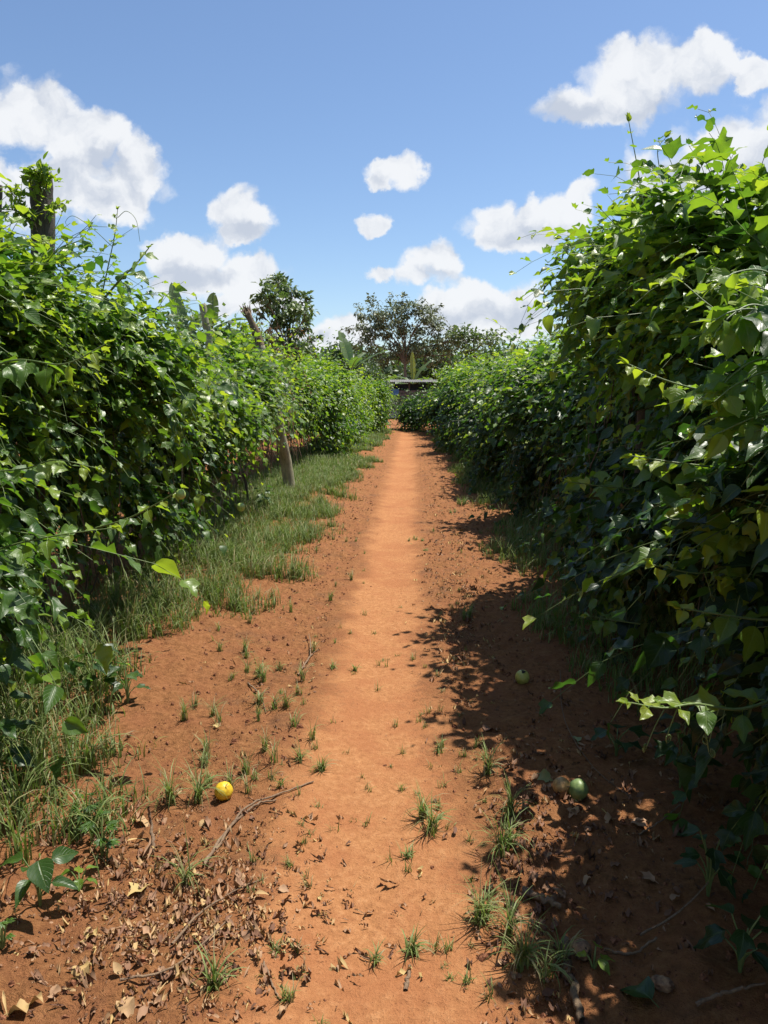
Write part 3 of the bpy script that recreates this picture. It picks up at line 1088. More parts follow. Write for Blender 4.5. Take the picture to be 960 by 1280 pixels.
fruit('passion_fruit', 'ripe yellow passion fruit lying on soil beside the left grass', on_ground(279, 997, .034), .034, M['fruit_yellow'], (.5, .3, .2), wrinkle=.12)
fruit('passion_fruit', 'greenish yellow passion fruit with a pecked hole in the shade', on_ground(653, 852, .037), .037, M['fruit_lime'], (.25, .1, 0), hole=True, stalk=False)
fruit('passion_fruit', 'tan speckled passion fruit touching a green one in the shade', on_ground(702, 990, .033), .033, M['fruit_tan'], (1.2, .3, .4), squash=1.0)
fruit('passion_fruit', 'dull green passion fruit beside the tan one in the shade', on_ground(723, 996, .036), .036, M['fruit_green'], (.3, .2, 1), squash=1.15)
fruit('passion_fruit', 'rotten brown hollow passion fruit at the shade edge beside a stick', on_ground(727, 1196, .026), .026, M['fruit_rot'], (1.0, .2, .4), hole=True, wrinkle=.22, stalk=False)
fruit('dried_husk', 'dry pale brown shrivelled husk beside the fallen green leaf', on_ground(828, 1236, .018), .018, M['fruit_rot'], (1.5, .1, 1.2), wrinkle=.5, squash=1.5, stalk=False)
fruit('passion_fruit', 'pale green passion fruit hanging low over the grass on the left', P(301, 634, 6.4), .036, M['fruit_pale'], hang=True)
fruit('passion_fruit', 'small lime passion fruit hanging by the bright shoot over the left weeds', P(226, 618, 3.35), .022, M['fruit_pale'], hang=True, drop=.1)

# ------------------------------------------------------------------ grass
def blades(B, x, y, hgt, wid, tint, lean=.6, seed=0, segs=4, heading=None, base=None):
    rs = np.random.default_rng(seed)
    n = len(x)
    a = rs.random(n) * 2 * np.pi if heading is None else heading
    d = np.stack([np.cos(a), np.sin(a), 0 * a], -1)
    s = np.stack([-np.sin(a), np.cos(a), 0 * a], -1)
    le = lean * (.25 + rs.random(n) * 1.1)
    q = np.linspace(0, 1, segs + 1)
    z = gz(x, y) - .008
    p = np.stack([x, y, z], -1)
    # arc that bends over
    ang = le[:, None] * q[None] * 1.5
    up = np.cumsum(np.cos(ang), 1) - np.cos(ang)
    fo = np.cumsum(np.sin(ang), 1) - np.sin(ang)
    st = (hgt / segs)[:, None]
    C = p[:, None, :] + d[:, None] * (fo * st)[..., None] + np.array([0, 0, 1.]) * (up * st)[..., None]
    w = wid[:, None] * (1 - q[None] ** 1.6 * .96) * .5
    tw = s[:, None] * w[..., None] + np.array([0, 0, 1.]) * (w * .25)[..., None]
    V = np.stack([C - tw, C + tw], 2)
    idx = np.arange(n * (segs + 1) * 2).reshape(n, segs + 1, 2)
    F = np.stack([idx[:, :-1, 0], idx[:, :-1, 1], idx[:, 1:, 1], idx[:, 1:, 0]], -1).reshape(-1, 4)
    B.add(V.reshape(-1, 3), F, tint=np.repeat(tint, (segs + 1) * 2), across=.5, along=np.tile(np.repeat(q, 2), n))


def verge(name, label, x0, x1, y0, y1, dens, seed, hmin=.07, hmax=.22, edgefun=None, thr=.36, dry=.14, clump=1.0):
    rs = np.random.default_rng(seed)
    # density follows distance so far grass stays affordable
    n = int(dens * (y1 - y0) * (x1 - x0))
    y = y0 + rs.random(n) * (y1 - y0)
    x = x0 + rs.random(n) * (x1 - x0)
    # gather into tufts
    ix, iy = np.round(x / .13).astype(int), np.round(y / .13).astype(int)
    cx = ix * .13 + (_hash(ix, iy, np.zeros(n, int), seed) - .5) * .2
    cy = iy * .13 + (_hash(ix, iy, np.ones(n, int), seed) - .5) * .2
    m = rs.random(n) < .62
    x = np.where(m, cx + rs.normal(0, .026, n), x)
    y = np.where(m, cy + rs.normal(0, .026, n), y)
    p = np.stack([x, y, 0 * x], -1)
    v = vnoise(p, 1.6, seed + 3) * .55 + vnoise(p, 4.5, seed + 4) * .45
    e = edgefun(x, y) if edgefun else np.ones(n)
    keep = v * (e ** .5) + (rs.random(n) - .5) * .34 > thr
    x, y, e = x[keep], y[keep], e[keep]
    n = len(x)
    h = (hmin + (hmax - hmin) * rs.random(n) ** 1.4) * (.35 + .65 * e)
    w = .0045 + .004 * rs.random(n)
    far = np.clip(y / 9, 1, 2.6)
    w = w * far
    tint = .18 + .5 * rs.random(n)
    tint = np.where(rs.random(n) < dry, .86 + .14 * rs.random(n), tint)
    B = Batch()
    blades(B, x, y, h, w, tint, 1.25, seed, 5)
    o = B.build(name, M['grass'])
    return tag(o, label, 'grass', kind='stuff')


def ed_left(x, y):
    inner = np.interp(y, [2.2, 3.2, 3.9, 4.4, 5.2, 6.5, 9, 12, 19, 26], [-.95, -.85, -.9, -1.1, -.9, -.75, -.62, -.62, -.6, -.4])
    inner = inner + (vnoise(np.stack([x, y, 0 * x], -1), 1.3, 90) - .5) * .6 + (vnoise(np.stack([x, y, 0 * x], -1), 4.0, 92) - .5) * .5
    return np.maximum(smooth(-.05, .6, inner - x), .12 * smooth(.5, .0, x - inner))


verge('verge_grass', 'green grass growing along the foot of the left vine row', -2.4, -.5, 6.4, 27, 3600, 21, .08, .25, ed_left, .40, .11)
verge('weedy_grass', 'long ragged grass under the near left vines', -2.1, -.6, 2.2, 6.4, 4200, 22, .10, .34, ed_left, .43, .16)


def ed_right(x, y):
    inner = np.interp(y, [3.5, 5, 6.5, 8.5, 10, 13, 19, 26], [1.05, .75, .62, .85, .72, .78, .7, .72])
    inner = inner + (vnoise(np.stack([x, y, 0 * x], -1), 2.2, 91) - .5) * .5
    return smooth(0, .35, x - inner)


verge('shade_grass', 'thin dark grass in the shade below the right vine row', .5, 1.9, 3.4, 25, 1800, 23, .07, .26, ed_right, .38, .15)


# individual tufts on the path
def tuft(label, px, py, n, hmax, spread, group=None, dry=.2, seed=0, lean=.9, wid=.005):
    g = G(px, py)
    rs = np.random.default_rng(seed + int(px * 7 + py * 13))
    B = Batch()
    # two or three crowns joined by a runner
    k = max(1, int(spread / .03))
    cx = g.x + rs.normal(0, spread * .55, k)
    cy = g.y + rs.normal(0, spread * .55, k)
    cid = rs.integers(0, k, n)
    x = cx[cid] + rs.normal(0, .007, n)
    y = cy[cid] + rs.normal(0, .007, n)
    h = hmax * (.35 + .65 * rs.random(n))
    tint = .35 + .35 * rs.random(n)
    tint = np.where(rs.random(n) < dry, .85 + .15 * rs.random(n), tint)
    blades(B, x, y, h, np.full(n, wid) * (.7 + .5 * rs.random(n)), tint, lean, seed, 5)
    o = B.build('grass_tuft', M['grass'])
    return tag(o, label, 'grass tuft', group)


BIG = [
    (545, 1035, 46, .13, .06, 'wide grass tuft with splayed blades on the right rim of the footpath'),
    (600, 975, 22, .14, .04, 'upright grass tuft at the shadow edge above the wide splayed one'),
    (612, 1062, 40, .16, .05, 'tall grass tuft in sun where the shade curves in'),
    (640, 1030, 22, .14, .04, 'grass tuft at the curve of the shade beside dry leaves'),
    (625, 1165, 46, .17, .06, 'long bladed grass tuft above the brown stick'),
    (655, 1195, 36, .15, .05, 'pale streaked grass tuft left of the rotten fruit'),
    (690, 1235, 26, .13, .05, 'grass tuft next to the brown stick at the bottom'),
    (590, 1160, 14, .10, .03, 'small grass tuft left of the long bladed one'),
    (515, 1075, 16, .06, .03, 'low star shaped tuft on bare soil under the wide splayed one'),
    (512, 1205, 24, .09, .04, 'dark star shaped tuft near the bottom centre of the path'),
    (470, 1200, 12, .07, .02, 'sparse low tuft left of the dark star shaped one'),
    (583, 775, 40, .13, .06, 'yellow green tuft at the shadow edge beyond the pecked fruit'),
    (523, 676, 50, .06, .09, 'flat bright patch of grass on the far right side of the path'),
    (530, 688, 24, .05, .05, 'short grass just below the flat bright patch'),
    (580, 630, 60, .14, .10, 'bright sunlit grass clump at the foot of the right row'),
    (562, 640, 30, .08, .06, 'thin pale grass clump left of the bright sunlit clump'),
    (300, 1250, 18, .13, .03, 'thin upright tuft at the bottom left of the path'),
    (350, 1178, 16, .05, .03, 'small round green tuft near the bottom left litter'),
    (400, 965, 24, .09, .04, 'leafy tuft beside the long dry stem left of the path'),
    (385, 945, 16, .10, .03, 'thin tuft with one tall blade left of the path'),
    (345, 880, 30, .10, .06, 'faded tuft on the left shoulder near the forked dry stem'),
    (330, 850, 26, .16, .05, 'tall loose tuft on the left shoulder'),
    (240, 1105, 14, .20, .02, 'single tall grass stalk rising from the leaf litter'),
    (240, 1000, 40, .20, .06, 'leafy grass clump right beside the yellow fruit'),
    (425, 840, 24, .07, .05, 'thin grass on the left rim of the footpath'),
    (560, 940, 22, .07, .06, 'short tuft just inside the curve of leafy shadow'),
]
for i, (px, py, n, h, s_, lb) in enumerate(BIG):
    tuft(lb, px, py, int(n * 2.0), h * 1.3, s_ * 1.35, seed=i, lean=1.75)
rs = np.random.default_rng(99)
cnt = 0
while cnt < 110:
    px, py = rs.uniform(320, 620), rs.uniform(585, 1270)
    g = G(px, py)
    if not (-.75 < g.x < .6):
        continue
    if abs(g.x - path_c(g.y)) < .16 and rs.random() < .55:
        continue
    tuft('tiny scattered grass sprig on the bare soil of the footpath', px, py, int(rs.integers(8, 22)), rs.uniform(.03, .085), .035, 'tiny sprigs on the footpath', .3, cnt, 1.1, .004)
    cnt += 1


cnt = 0
while cnt < 46:
    px, py = rs.uniform(230, 450), rs.uniform(600, 1010)
    g = G(px, py)
    if not (-1.25 < g.x < path_c(g.y) - .28):
        continue
    tuft('thin weedy grass tuft on the sunlit soil between the left verge and the footpath', px, py, int(rs.integers(12, 34)), rs.uniform(.07, .17), rs.uniform(.03, .06), 'weedy tufts on the left shoulder', .35, 300 + cnt, 1.3, .0045)
    cnt += 1


# ------------------------------------------------------------------ broad-leaved weeds on the left
def weed(label, px, py, leaves, size, h, kind='ovate', tint=.4, seed=0, lit=None):
    g = G(px, py)
    rs = np.random.default_rng(seed)
    th = thing('weed_plant', label, 'weed', g)
    SB, LB = Batch(), Batch()
    for i in range(leaves):
        a = i * 2.4 + rs.uniform(-.4, .4)
        hh = h * (.35 + .65 * (i + 1) / leaves)
        e = g + Vector((math.cos(a) * size * .5, math.sin(a) * size * .5, hh))
        path = bez([g - Vector((0, 0, .01)), g + Vector((0, 0, hh * .6)) + Vector((math.cos(a), math.sin(a), 0)) * .01, e], 8)
        V, F = tubes(path[None], np.linspace(.0035, .002, 8)[None], 5)
        SB.add(V, F)
        T = np.array([math.cos(a), math.sin(a), -.25 + rs.normal(0, .15)])
        N = np.array([0, 0, 1.]) + rs.normal(0, .2, 3)
        if kind == 'pinnate':
            for j in range(7):
                u = (j - 3) / 3
                T2 = np.array([math.cos(a + u * 1.3), math.sin(a + u * 1.3), -.1])
                add_leaves(LB, np.array(e)[None], T2[None], N[None], [size * .55 * (1 - .3 * abs(u))], [tint + rs.normal(0, .06)], 'lance', 1)
        else:
            add_leaves(LB, np.array(e)[None], T[None], N[None], [size * rs.uniform(.8, 1.15)], [tint + rs.normal(0, .06)], kind, 2, fold=.25, curl=.3)
    SB.build('stem', M['vine_green'], th)
    LB.build('leaves', M['vine_leaf'], th)
    return th


weed('young seedling with broad veined leaves casting shadows on bare soil', 50, 1132, 6, .085, .17, tint=.42, seed=1)
weed('upright weed with broad glossy leaves at the left frame edge', 2, 985, 9, .10, .36, tint=.25, seed=2)
weed('fern leaved weed beside the broad leaved seedling', 128, 1070, 8, .07, .14, 'pinnate', .5, 3)
weed('small feathery weed among the grass above the seedling', 110, 1040, 7, .06, .12, 'pinnate', .45, 4)
weed('tiny light green weed beside the fern leaved one', 100, 1112, 5, .045, .07, tint=.75, seed=5)
weed('low lobed weed among the ragged grass under the near left vines', 160, 880, 8, .08, .2, 'lobed', .35, 6)
weed('lobed weed in shade under the hanging left shoots', 120, 880, 9, .085, .28, 'lobed', .3, 7)
weed('small weed at the left frame edge near the bottom', 3, 1185, 6, .04, .09, 'pinnate', .55, 8)
weed('pale little sprout of two leaves beside the brown stick', 742, 1210, 4, .04, .05, tint=.8, seed=9)
weed('dark leafy weed at the foot of the nearest right vine', 885, 1120, 10, .07, .2, 'lobed', .2, 10)
weed('low shaded weed under the coiled tendrils on the right', 850, 985, 12, .09, .3, 'lobed', .25, 11)
weed('broad shaded weed left of the coiled tendrils', 770, 945, 6, .09, .13, 'lobed', .2, 12)
weed('feathery shaded weed below the tall right peak', 660, 700, 12, .11, .22, 'pinnate', .3, 13)
weed('second feathery weed in the shade, nearer the trunk line', 700, 690, 12, .12, .3, 'pinnate', .25, 14)
weed('sunlit leafy weed at the foot of the leaning pale post', 330, 640, 14, .09, .3, 'lobed', .4, 15)
weed('shaded weed in the bottom right corner', 925, 1215, 9, .08, .16, 'lobed', .2, 16)


# ------------------------------------------------------------------ litter
def scatter_leaves(name, label, n, xf, sizes, tints, seed, kind='stuff', wide=1.25):
    rs = np.random.default_rng(seed)
    x, y = xf(rs, n)
    n = len(x)
    B = Batch()
    p = np.stack([x, y, gz(x, y) + .006 + .012 * rs.random(n)], -1)
    T = np.stack([*(lambda a: (np.cos(a), np.sin(a)))(rs.random(n) * 6.28), rs.normal(0, .25, n)], -1)
    N = np.array([0, 0, 1.]) + rs.normal(0, .4, (n, 3))
    tint = tints[0] + (tints[1] - tints[0]) * rs.random(n)
    lod = 1
    add_leaves(B, p, T, N, sizes[0] + (sizes[1] - sizes[0]) * rs.random(n) ** 2.5, tint, 'lance', lod, fold=.5, curl=.6, wave=.3, wide=wide)
    o = B.build(name, M['dry_leaf'])
    return tag(o, label, 'leaf litter', kind='stuff')


def px_region(cx, cy, sx, sy):
    def f(rs, n):
        px = rs.normal(cx, sx, n)
        py = np.clip(rs.normal(cy, sy, n), 560, 1400)
        pts = [G0(a, b) for a, b in zip(px, py)]
        return np.array([p[0] for p in pts]), np.array([p[1] for p in pts])
    return f


def G0(px, py):
    d = ray(px, py)
    t = CAM_H / -d.z
    return d.x * t, d.y * t


def shoulders(rs, n):
    y = 1.2 + rs.random(n) ** 1.3 * 14
    s_ = np.where(rs.random(n) < .5, -1, 1)
    x = path_c(y) + s_ * (.32 + np.abs(rs.normal(0, .45, n)))
    return x, y


scatter_leaves('leaf_litter', 'heap of brown dry leaf litter at the bottom left', 650, px_region(215, 1140, 95, 62), (.008, .046), (.25, .82), 41)
scatter_leaves('leaf_litter', 'pale straw like shreds strewn over the brown litter at the bottom left', 900, px_region(225, 1130, 110, 75), (.015, .06), (.4, .9), 45, wide=.35)
scatter_leaves('leaf_litter', 'straw shreds strewn along the path shoulders', 1500, shoulders, (.012, .05), (.3, .9), 46, wide=.28)
scatter_leaves('leaf_litter', 'brown leaf crumbs scattered along both shoulders of the path', 1300, shoulders, (.006, .024), (.1, .85), 42)
scatter_leaves('leaf_litter', 'pale straw and crumbled leaves along the right rim of the footpath', 800, px_region(572, 720, 24, 75), (.015, .06), (.3, .9), 47, wide=.4)
scatter_leaves('leaf_litter', 'dry leaves lying along the shade edge on the right', 420, px_region(665, 1110, 35, 110), (.008, .04), (.1, .7), 43)
scatter_leaves('leaf_litter', 'dull dead leaves in the shade under the right vines', 420, px_region(760, 960, 90, 110), (.012, .045), (.1, .75), 44)


def one_leaf(name, label, px, py, size, tint, kind='ovate', seed=0, lift=.012, curl=.5, mat='dry_leaf', head=None):
    g = G(px, py)
    rs = np.random.default_rng(seed)
    a = rs.random() * 6.28 if head is None else head
    T = np.array([math.cos(a), math.sin(a), .1])
    c = np.array(g) - T * size * .5 + np.array([0, 0, lift])
    B = Batch()
    global rng
    add_leaves(B, c[None], T[None], (np.array([0, 0, 1.]) + rs.normal(0, .25, 3))[None], [size], [tint], kind, 2, fold=.35, curl=curl, wave=.12, wide=1.2)
    V, F = tubes(np.array([c, c - T * size * .25 + np.array([0, 0, -.004])])[None], .0018, 4)
    B.add(V, F, tint=tint)
    o = B.build(name, M[mat])
    return tag(o, label, 'leaf')


LV = [(170, 1117, .075, .9, 'large crinkled yellow leaf at the top of the brown litter heap'),
      (108, 1172, .06, .9, 'curled pale yellow leaf left of the litter heap'),
      (104, 1218, .06, .86, 'yellowish leaf half green on the lower litter heap'),
      (32, 1262, .08, .82, 'broad tan leaf in the bottom left corner'),
      (180, 1030, .06, .78, 'torn dry leaf beside the upright dry stem'),
      (159, 1262, .05, .75, 'small tan leaf at the bottom of the litter'),
      (270, 910, .035, .92, 'tiny cream flower like scrap above the yellow fruit'),
      (252, 1032, .03, .8, 'small orange scrap of leaf below the yellow fruit'),
      (68, 1242, .05, .7, 'brown rolled leaf lying near the bottom left corner'),
      (400, 1127, .016, .92, 'tiny white scrap on the footpath'),
      (355, 1115, .035, .7, 'pale folded leaf on the left rim of the footpath'),
      (612, 912, .07, .45, 'grey brown folded leaf just inside the leafy shadow'),
      (720, 925, .06, 1.0, 'dull green fallen leaf in the middle of the shade'),
      (735, 925, .04, .55, 'brown leaf beside the dull green fallen one'),
      (682, 975, .07, 1.0, 'grey green limp leaf touching the tan fruit'),
      (715, 1018, .045, .7, 'dry brown leaf below the pair of fruit'),
      (757, 1028, .06, .7, 'curled dry leaf right of the pair of fruit'),
      (800, 1033, .06, .65, 'larger curled dry leaf further right of the fruit pair'),
      (808, 1100, .05, .68, 'lone dry leaf in the deep shade on the right'),
      (640, 1030, .06, .72, 'dry leaf by the grass at the curve of the shade')]
for i, (px, py, sz, tt, lb) in enumerate(LV):
    one_leaf('fallen_leaf', lb, px, py, sz, tt, 'lobed' if i % 3 == 0 else 'ovate', i, curl=.6)
one_leaf('fallen_leaf', 'fresh green fallen leaf standing beside the pale husk', 795, 1246, .085, .30, 'lobed', 77, .03, .5, 'vine_leaf', 2.2)

# sticks and dry stems
def stick(label, pts, r0, r1, seed=0, mat='twig', name='stick', fork=None):
    gp = []
    for (px, py, lift) in pts:
        g = G(px, py)
        gp.append(g + Vector((0, 0, lift)))
    path = bez(gp, 20)
    rs = np.random.default_rng(seed)
    path[1:-1] += rs.normal(0, r0 * .35, (18, 3))
    B = Batch()
    V, F = tubes(path[None], (np.linspace(r0, r1, 20) * (1 + rs.normal(0, .08, 20)))[None], 8)
    B.add(V, F)
    if fork:
        fp = [G(a, b_) + Vector((0, 0, c_)) for a, b_, c_ in fork]
        V, F = tubes(bez(fp, 12)[None], np.linspace(r0 * .7, r1 * .6, 12)[None], 6)
        B.add(V, F)
    return tag(B.build(name, M[mat]), label, 'stick')


stick('thick brown stick lying among the grass at the bottom right of the path', [(706, 1180, .012), (712, 1225, .012), (728, 1282, .012)], .012, .010, 1, 'broken_wood')
stick('knobbly brown stick end near the shade edge tufts', [(655, 1120, .012), (680, 1128, .012), (700, 1138, .012)], .012, .008, 2)
stick('long dry stem trailing from the yellow fruit towards the footpath', [(270, 1065, .01), (305, 1015, .012), (345, 998, .012), (392, 980, .01)], .005, .003, 3)
stick('dry stem lying alongside the long one beside the yellow fruit', [(255, 1085, .01), (285, 1040, .012), (320, 1010, .014), (345, 1003, .01)], .006, .003, 4)
stick('short upright dry stem in the litter left of the yellow fruit', [(192, 1065, .0), (190, 1045, .05), (188, 1050, .12)], .006, .004, 5)
stick('forked dry stem on the left shoulder of the path', [(372, 845, .008), (388, 825, .02), (398, 818, .03)], .006, .003, 6, fork=[(388, 825, .02), (388, 808, .03), (386, 798, .03)])
stick('thin forked twig below the forked dry stem', [(310, 855, .006), (325, 870, .01), (333, 893, .008)], .004, .002, 7, fork=[(325, 870, .01), (338, 868, .02)])
stick('straight twig on the footpath near the bottom left', [(330, 1205, .006), (340, 1232, .007), (350, 1252, .006)], .003, .002, 8)
stick('bent dry runner lying on the litter heap', [(215, 1185, .012), (250, 1150, .02), (290, 1120, .012), (330, 1100, .008)], .004, .002, 9)
stick('second dry runner crossing the litter heap', [(150, 1230, .012), (220, 1215, .02), (290, 1150, .015)], .004, .002, 10)
stick('flat wood chip lying on the footpath near the bottom centre', [(507, 1240, .006), (510, 1225, .006), (512, 1210, .006)], .006, .005, 11)
stick('long pale runner curving over the shaded soil', [(800, 1175, .015), (850, 1150, .03), (890, 1115, .06), (905, 1080, .09)], .003, .002, 12)
stick('thin dead runner beside the curled dry leaf', [(798, 1045, .006), (825, 1030, .01), (850, 1012, .02)], .003, .002, 13)
stick('fine runner stretched over the shade towards the fruit', [(700, 840, .01), (705, 900, .012), (740, 960, .01), (790, 1000, .006)], .002, .0015, 14)
stick('dark twig in the shade at the bottom right', [(870, 1260, .01), (910, 1248, .02), (955, 1238, .02)], .005, .003, 15)
stick('short twig at the bottom of the shade', [(755, 1190, .008), (790, 1196, .01), (820, 1180, .02)], .004, .003, 16)

# crumbs of soil: many, small
rs = np.random.default_rng(61)
n = 11000
y = 1.2 + rs.random(n) ** 1.6 * 9
x = rs.normal(0, .75, n) + path_c(y)
keep = (np.abs(x) < 1.9) & ((np.abs(x - path_c(y)) > .25) | (rs.random(n) < .3))
x, y = x[keep], y[keep]
n = len(x)
r_ = .0018 + .006 * rs.random(n) ** 4 + .007 * (rs.random(n) < .03)
r_ *= np.where(np.abs(x - path_c(y)) > .3, 1.35, .8)
octa = np.array([[1, 0, 0], [0, 1, 0], [-1, 0, 0], [0, -1, 0], [.3, .2, .8], [-.1, -.1, -.8]], float)
F8 = np.array([[0, 1, 4, 4], [1, 2, 4, 4], [2, 3, 4, 4], [3, 0, 4, 4]])
tpl = np.array([[1, 0, 0], [.5, .85, -.1], [-.5, .8, 0], [-1, .1, 0], [-.6, -.8, 0], [.5, -.9, 0], [.4, .1, .75], [-.35, .3, .8], [-.1, -.45, .7]], float)
F9 = np.array([[0, 1, 7, 6], [1, 2, 3, 7], [3, 4, 8, 7], [4, 5, 0, 8], [0, 6, 7, 8]])
V = np.stack([x, y, gz(x, y) + r_ * .1], -1)[:, None, :] + tpl[None] * (r_[:, None, None] * (.6 + .8 * rs.random((n, 9, 1))))
ang = rs.random(n) * 6.28
FF = (F9[None] + (np.arange(n) * 9)[:, None, None]).reshape(-1, 4)
B = Batch()
B.add(V.reshape(-1, 3), FF)
tag(B.build('soil_crumbs', M['stone'], smooth_=False), 'loose crumbs of red soil scattered over the path', 'soil', kind='stuff')


# ------------------------------------------------------------------ background trees
def grow_tree(name, label, base, height, width, leafmat, barkmat, seed, trunk_h=.35, r0=.16, levels=3, nleaf=14, leafsize=.22, spread=.9, tint=(.1, .8), upright=.5, kind='ovate', col_h=None, fork=5, cl=.45, gap=.0):
    rs = np.random.default_rng(seed)
    th = thing(name, label, 'tree', base)
    TB, CB = Batch(), Batch()
    ends = []

    def branch(p, d, length, r, lev):
        n = 7
        pts = [p]
        dd = d.copy()
        for i in range(n - 1):
            dd = nrm(dd + rs.normal(0, .16, 3) + np.array([0, 0, .06 * upright]))
            pts.append(pts[-1] + dd * length / (n - 1))
        pts = np.array(pts)
        V, F = tubes(pts[None], np.linspace(r, r * .55, n)[None], 6 if lev else 10)
        TB.add(V, F)
        if lev == levels:
            ends.append((pts[-1], dd))
            ends.append((pts[3], dd))
            return
        k = fork if lev == 0 else rs.integers(2, 5)
        for i in range(k):
            t = rs.uniform(.55, 1.0) if lev else rs.uniform(.75, 1.0)
            j = min(n - 1, int(t * (n - 1)))
            a = rs.random() * 6.28 + i * 6.28 / k
            out = np.array([math.cos(a), math.sin(a), 0])
            nd = nrm(dd * .75 + out * spread * (1.0 if lev else 1.15) + np.array([0, 0, .25 * upright]))
            branch(pts[j], nd, length * rs.uniform(.55, .85) if lev else (height * (1 - trunk_h)) * rs.uniform(.38, .55), r * .55, lev + 1)

    base = np.array(base, float)
    branch(base, np.array([rs.normal(0, .05), rs.normal(0, .05), 1.]), height * trunk_h, r0, 0)
    E = np.array([e[0] for e in ends])
    # fit the crown to the wanted size about the trunk
    c = E.mean(0)
    top = E[:, 2].max()
    scale_w = width / 2 / max(.1, np.percentile(np.linalg.norm((E - c)[:, :2], axis=1), 92))
    scale_h = (height - leafsize) / (top - base[2])

    def fit(Q):
        Q = Q.copy()
        f = np.clip((Q[:, 2:3] - base[2]) / (height * trunk_h), 0, 1)
        Q[:, :2] = base[:2] + (Q[:, :2] - base[:2]) * (1 + (scale_w - 1) * f)
        Q[:, 2] = base[2] + (Q[:, 2] - base[2]) * scale_h
        return Q
    TB.V = [fit(v) for v in TB.V]
    E = fit(E)
    keep = rs.random(len(E)) > gap
    E = E[keep]
    n = len(E) * nleaf
    cc = np.repeat(E, nleaf, 0)
    off = rs.normal(0, 1, (n, 3)) * cl * np.array([1, 1, .65])
    pos = cc + off
    out = nrm(off + np.array([0, 0, .2]))
    T = out + np.array([0, 0, -.5]) + rs.normal(0, .5, (n, 3))
    N = np.array([0, 0, 1.]) + rs.normal(0, .6, (n, 3))
    ti = tint[0] + (tint[1] - tint[0]) * np.clip(rs.random(n) * .6 + np.repeat(rs.random(len(E)), nleaf) * .4, 0, 1)
    add_leaves(CB, pos, T, N, leafsize * (.6 + .8 * rs.random(n)), ti, kind, 0, fold=.2, curl=.4)
    if col_h:   # climbers hanging down the trunk
        m = col_h[0]
        a = rs.random(m) * 6.28
        rr = col_h[3] * np.sqrt(rs.random(m))
        pz = base[2] + col_h[1] + (col_h[2] - col_h[1]) * rs.random(m)
        pos = np.stack([base[0] + rr * np.cos(a) + col_h[4] * (1 - (pz - base[2]) / height), base[1] + rr * np.sin(a), pz], -1)
        add_leaves(CB, pos, rs.normal(0, .5, (m, 3)) + [0, 0, -1], rs.normal(0, .6, (m, 3)) + [0, -.4, .7], leafsize * .9, tint[0] + .5 * (tint[1] - tint[0]) * rs.random(m), kind, 0)
    TB.build('trunk', barkmat, th)
    CB.build('crown', leafmat, th)
    return th


def clump_tree(label, Y, foot, clumps, leafmat, barkmat, leafsize, per, seed, r0=.09, tint=(.2, 1), kind='ovate', cat='tree'):
    """tree given by its leaf clumps, each with its own depth, hung on branches from one trunk"""
    rs = np.random.default_rng(seed)
    f = P(foot[0], foot[1], Y)
    th = thing('tree', label, cat, (f.x, f.y, 0))
    TB, CB = Batch(), Batch()
    C_ = [np.array(P(x, y, Y + rs.normal(0, .5))) for x, y, r in clumps]
    fork = np.array([f.x, f.y, min(c[2] for c in C_) * .9])
    V, F = tubes(bez([(f.x, f.y, -.1), (f.x + .05, f.y, fork[2] * .5), fork], 12)[None], np.linspace(r0, r0 * .75, 12)[None], 10)
    TB.add(V, F)
    for c, (x, y, r) in zip(C_, clumps):
        rm = r / FPX * Y
        mid = fork * .5 + c * .5 + np.array([(fork[0] - c[0]) * .22, 0, .1])
        V, F = tubes(bez([fork - [0, 0, .1], mid, c], 12)[None], np.linspace(r0 * .5, .012, 12)[None], 6)
        TB.add(V, F)
        for k in range(5):
            e = c + rs.normal(0, rm * .6, 3)
            V, F = tubes(bez([c * .6 + mid * .4, (c + e) / 2, e], 6)[None], np.linspace(.014, .005, 6)[None], 4)
            TB.add(V, F)
        n = int(per * (r / 13) ** 2)
        sub = c + rs.normal(0, 1, (9, 3)) * rm * np.array([.62, .62, .5])
        off = rs.normal(0, 1, (n, 3)) * rm * np.array([.27, .27, .17])
        pos = sub[rs.integers(0, 9, n)] + off
        T = nrm(pos - c) + np.array([0, 0, -.5]) + rs.normal(0, .45, (n, 3))
        N = np.array([0, 0, 1.]) + rs.normal(0, .5, (n, 3))
        add_leaves(CB, pos, T, N, leafsize * (.6 + .8 * rs.random(n)), tint[0] + (tint[1] - tint[0]) * rs.random(n), kind, 0, fold=.2, curl=.4)
    TB.build('trunk', barkmat, th)
    CB.build('crown', leafmat, th)
    return th


clump_tree('slender tall tree with a rounded crown above the left hedge', 27, (362, 470),
    [(347, 357, 13), (331, 370, 13), (364, 362, 13), (321, 386, 8), (345, 382, 15), (373, 378, 12), (384, 392, 8), (358, 400, 14), (338, 402, 10), (377, 408, 12),
     (383, 428, 9), (373, 438, 14), (357, 426, 14), (341, 434, 11), (364, 450, 16), (380, 452, 12), (348, 455, 14)], M['tree_leaf'], M['bark_grey'], .15, 300, 3)
clump_tree('big sparse greyish tree spreading behind the plank shed', 55, (506, 480),
    [(490, 386, 15), (470, 394, 13), (455, 408, 13), (511, 388, 14), (531, 397, 14), (546, 412, 13), (480, 413, 14), (505, 411, 14), (526, 421, 14),
     (556, 428, 12), (566, 443, 12), (461, 430, 12), (491, 434, 13), (541, 443, 13), (570, 424, 9), (449, 392, 8), (515, 440, 13), (476, 448, 12), (500, 376, 8), (538, 384, 7)],
    M['grey_leaf'], M['bark_grey'], .20, 430, 8, r0=.13, tint=(0, .9))
b = P(440, 470, 60)
